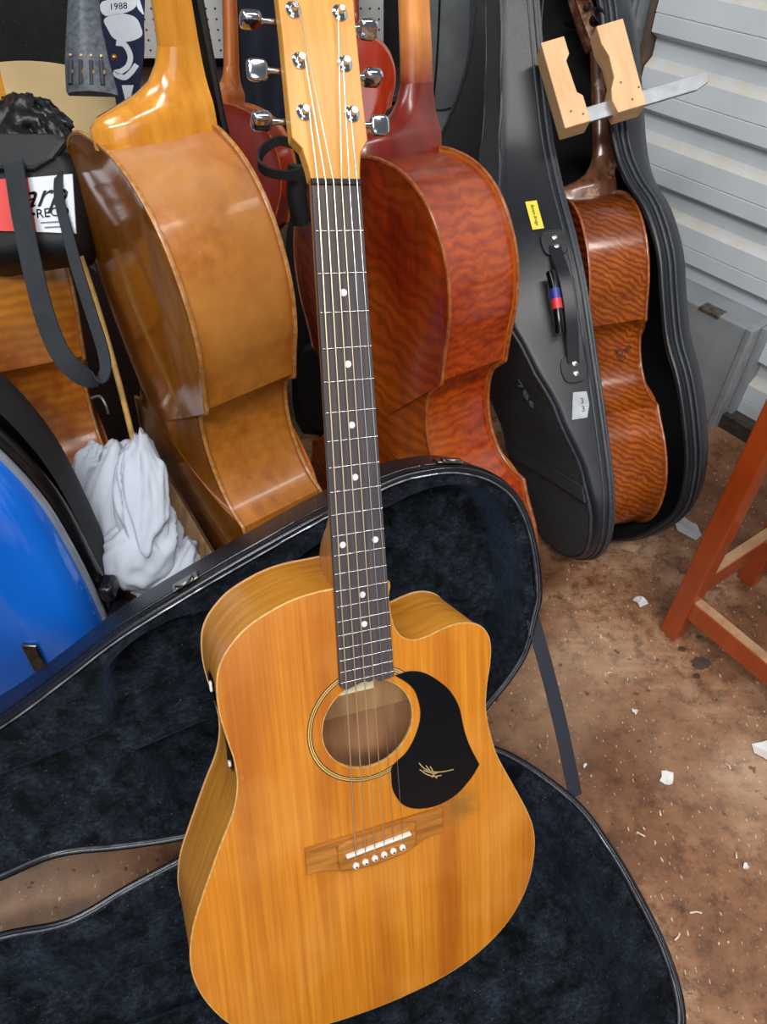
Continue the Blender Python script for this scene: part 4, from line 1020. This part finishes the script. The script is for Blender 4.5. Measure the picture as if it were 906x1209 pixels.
# navy scarf with white print
scm = plain('navy_scarf_cloth', (22, 26, 62), .85, var=.12, bump=.3, bscale=900); scw = plain('white_print', (214, 218, 226), .8, var=.03)
s0 = at(140, 65, 1.36)
scf = root('scarf', 'navy and white printed scarf hanging between the tailpiece and pegboard', 'scarf', frame(CRIGHT, CUP, CBACK, s0))
so = [(-.043, .16), (.040, .16), (.046, .06), (.046, .0), (.038, -.05), (.034, -.108), (.001, -.112), (-.010, -.06), (-.034, .02), (-.045, .10)]
G().prism([(p.x, p.y) for p in cr([(a, b, 0) for a, b in so], 3, closed=True)], -.006, .0).build('cloth', scm, scf, smooth=0, bevel=.002)
for pts in ([(-.030, .098), (.030, .106), (.026, .083), (-.024, .072)], [(-.026, .066), (.0, .076), (.030, .070), (.042, .050), (.042, .034), (.016, .024), (-.008, .030), (-.020, .048)],
            [(.034, .115), (.046, .08), (.045, .075), (.034, .09)]):
    G().prism([(p.x, p.y) for p in cr([(a, b, 0) for a, b in pts], 4, closed=True)], .0, .0008).build('white_print', scw, scf, smooth=0)
arc = [(-.004, .022), (.012, .018), (.022, -.002), (.018, -.020), (.006, -.030), (-.006, -.034), (.010, -.042), (.022, -.034), (.034, -.018)]
G().ribbon(cr([(a, b, .0006) for a, b in arc], 5), (0, 0, 1), .0008, .010).build('white_print', scw, scf, smooth=0)
G().prism([(.006, -.056), (.028, -.056), (.020, -.090), (.014, -.090)], 0, .0008).build('white_print', scw, scf, smooth=0)
G().prism([(.024, -.086), (.030, -.086), (.030, -.091), (.020, -.091)], 0, .0008).build('white_print', scw, scf, smooth=0)
text('1988', .017, scm, scf, Matrix.Translation((.0, .089, .0011)) @ Matrix.Rotation(.08, 4, 'Z'), 'year_print')
text('A', .026, scw, scf, Matrix.Translation((-.002, .121, .0009)), 'letter_print')
# coil and knob by the steel post
g = G(); cpt = at(742, 12, 1.62)
g.tube([cpt+CRIGHT*.012*math.cos(a)+CBACK*.012*math.sin(a)+CUP*(a*.0013-.03) for a in [k*.5 for k in range(110)]], .0022, 5)
tag(g.build('coil_spring', MT['steel'], smooth=60), 'steel coil spring beside the galvanised post', 'spring')
tag(G().ell(at(741, 36, 1.55), (.017, .017, .02)).build('black_knob', MT['blackp'], smooth=60), 'round black knob below the coil spring', 'knob')

# ================================================================ right side: box, stool, floor litter
bxm = plain('grey_painted_box', (150, 156, 162), .45, .1, .08, 12); brk = plain('rusty_corner', (120, 112, 104), .5, .6, .35, 90)
bb = at_z(840, 506, 0); bxA = -WN; bxX = Vector((WD.x, WD.y, 0))
tb_ = root('storage_box', 'grey painted box with worn metal corners against the corrugated wall', 'box', frame(bxX, -bxA*-1, Vector((0, 0, 1)), bb))
# local x along wall (away), y into the wall, z up
G().box((.16, .085, .130), (.32, .17, .26)).build('body', bxm, tb_, smooth=0, bevel=.003)
G().box((.004, .085, .130), (.016, .175, .264)).build('end_frame', plain('grey_end_channel', (168, 172, 176), .4, .3), tb_, smooth=0, bevel=.003)
G().box((-.010, .085, .130), (.012, .10, .255)).build('end_rib', bxm, tb_, smooth=0, bevel=.002)
for x, y in ((.10, .010), (.22, .010), (.15, .12), (.012, .165)):
    G().box((x, y, .258), (.05, .03, .008)).build('corner_bracket', brk, tb_, smooth=0, bevel=.002)
f1 = Vector((.56, -.83, 0)).normalized(); f2 = Vector((.83, .56, 0)).normalized()
stw = varnish('red_stained_pine', (140, 52, 16), (172, 74, 26), .3, .4, (8, 8, 2), worn=((214, 150, 90), 60, .74))
stt = varnish('worn_stretcher_top', (150, 112, 80), (190, 150, 112), .7, 0, (20, 20, 5))
P1 = Vector((.519, .765, 0))
stl = root('stool', 'red stained wooden stool with worn stretchers at the right edge', 'stool', frame(f1, f2, Vector((0, 0, 1)), P1))
LW_, LX, LY = .033, .34, .215
for x in (0, LX):
    for y in (0, LY):
        G().box((x, y, .29), (LW_, LW_, .58)).build('leg', stw, stl, smooth=0, bevel=.0025)
def stretch(a, b, z, h, w):
    a, b = Vector(a), Vector(b); d = b-a; L = d.length; ang = math.atan2(d.y, d.x)
    o = G().box(((a.x+b.x)/2, (a.y+b.y)/2, z), (L, w, h), Matrix.Rotation(ang, 3, 'Z')).build('stretcher', stw, stl, smooth=0, bevel=.002)
    G().box(((a.x+b.x)/2, (a.y+b.y)/2, z+h/2+.0006), (L-.002, w-.003, .001), Matrix.Rotation(ang, 3, 'Z')).build('worn_top', stt, o, smooth=0)
stretch((.014, 0), (LX-.014, 0), .085, .042, .020); stretch((.014, LY), (LX-.014, LY), .085, .042, .020)
stretch((0, .014), (0, LY-.014), .125, .046, .020); stretch((LX, .014), (LX, LY-.014), .125, .046, .020)
G().box((LX/2, LY/2, .595), (LX+.06, LY+.06, .03)).build('seat', stw, stl, smooth=0, bevel=.004)
pap = plain('torn_white_paper', (222, 222, 220), .8, var=.04)
def scrap(px, py, r, label, seed, mat=pap, sq=1.0):
    random.seed(seed); c = at_z(px, py, .0); n = 9
    P = [(r*(.6+.5*random.random())*math.cos(2*math.pi*k/n), r*sq*(.6+.5*random.random())*math.sin(2*math.pi*k/n)) for k in range(n)]
    g = G(); vs = [(x, y, .0015+.006*random.random()) for x, y in P]
    g.add(vs+[(0, 0, .003)]+[(x, y, z-.0008) for x, y, z in vs]+[(0, 0, .002)], [(k, (k+1) % n, n) for k in range(n)]+[((k+1) % n+n+1, k+n+1, 2*n+1) for k in range(n)]+[(k, k+n+1, (k+1) % n+n+1, (k+1) % n) for k in range(n)])
    o = g.build('paper_scrap', mat, smooth=0); o.location = c; o.rotation_euler.z = seed
    return tag(o, label, 'paper scrap', 'scraps of paper on the floor')
scrap(756, 711, .015, 'crumpled white paper scrap on the floor left of the stool leg', 1)
scrap(787, 920, .012, 'small square paper scrap on the open floor right of the stay strap', 2)
scrap(749, 841, .006, 'tiny white paper crumb in the middle of the floor', 3)
scrap(905, 888, .022, 'torn white paper piece at the right edge of the floor', 4)
scrap(808, 622, .045, 'pale paper sheet lying below the open cello case lid', 5, plain('grey_paper', (176, 176, 178), .6), .5)
scrap(880, 1024, .005, 'paper crumb lower right near the frame edge', 6)
scrap(690, 905, .006, 'white sliver of paper beside the end of the stay strap', 7, pap, .4)
for k, (px, py, l) in enumerate(((822, 1078, .016), (870, 1010, .008), (757, 985, .012), (800, 1106, .012), (860, 905, .01), (720, 795, .009), (780, 960, .008))):
    c = at_z(px, py, .002); a = k*1.3
    q = G().ribbon([(-l/2, 0, 0), (0, .001, .002), (l/2, 0, 0)], (0, 1, 0), .0022, .0008).build('wood_shaving', plain('pale_shaving', (220, 205, 180), .7), smooth=0)
    q.location = c; q.rotation_euler.z = a
    tag(q, ('pale wood shaving lying low on the floor, right of the case tail', 'short pale shaving near the right frame edge, lower floor', 'pale shaving close beside the curved base rim of the guitar case', 'pale shaving lowest on the floor toward the bottom right', 'short pale shaving just below the torn paper at right', 'short pale shaving between the stay strap and stool leg', 'short pale shaving just below the small square paper scrap')[k], 'shaving', 'wood shavings on the floor')
stm = plain('dark_spill', (74, 60, 54), .35, var=.2)
for k, (px, py, r) in enumerate(((828, 783, .017), (823, 798, .007), (806, 766, .007), (826, 752, .006))):
    c = at_z(px, py, .0006); n = 16; random.seed(20+k)
    o = G().prism([(r*(.75+.4*random.random())*math.cos(2*math.pi*i/n), r*.8*(.75+.4*random.random())*math.sin(2*math.pi*i/n)) for i in range(n)], -.0004, .0004).build('floor_stain', stm, fl, smooth=0)
    o.location = c
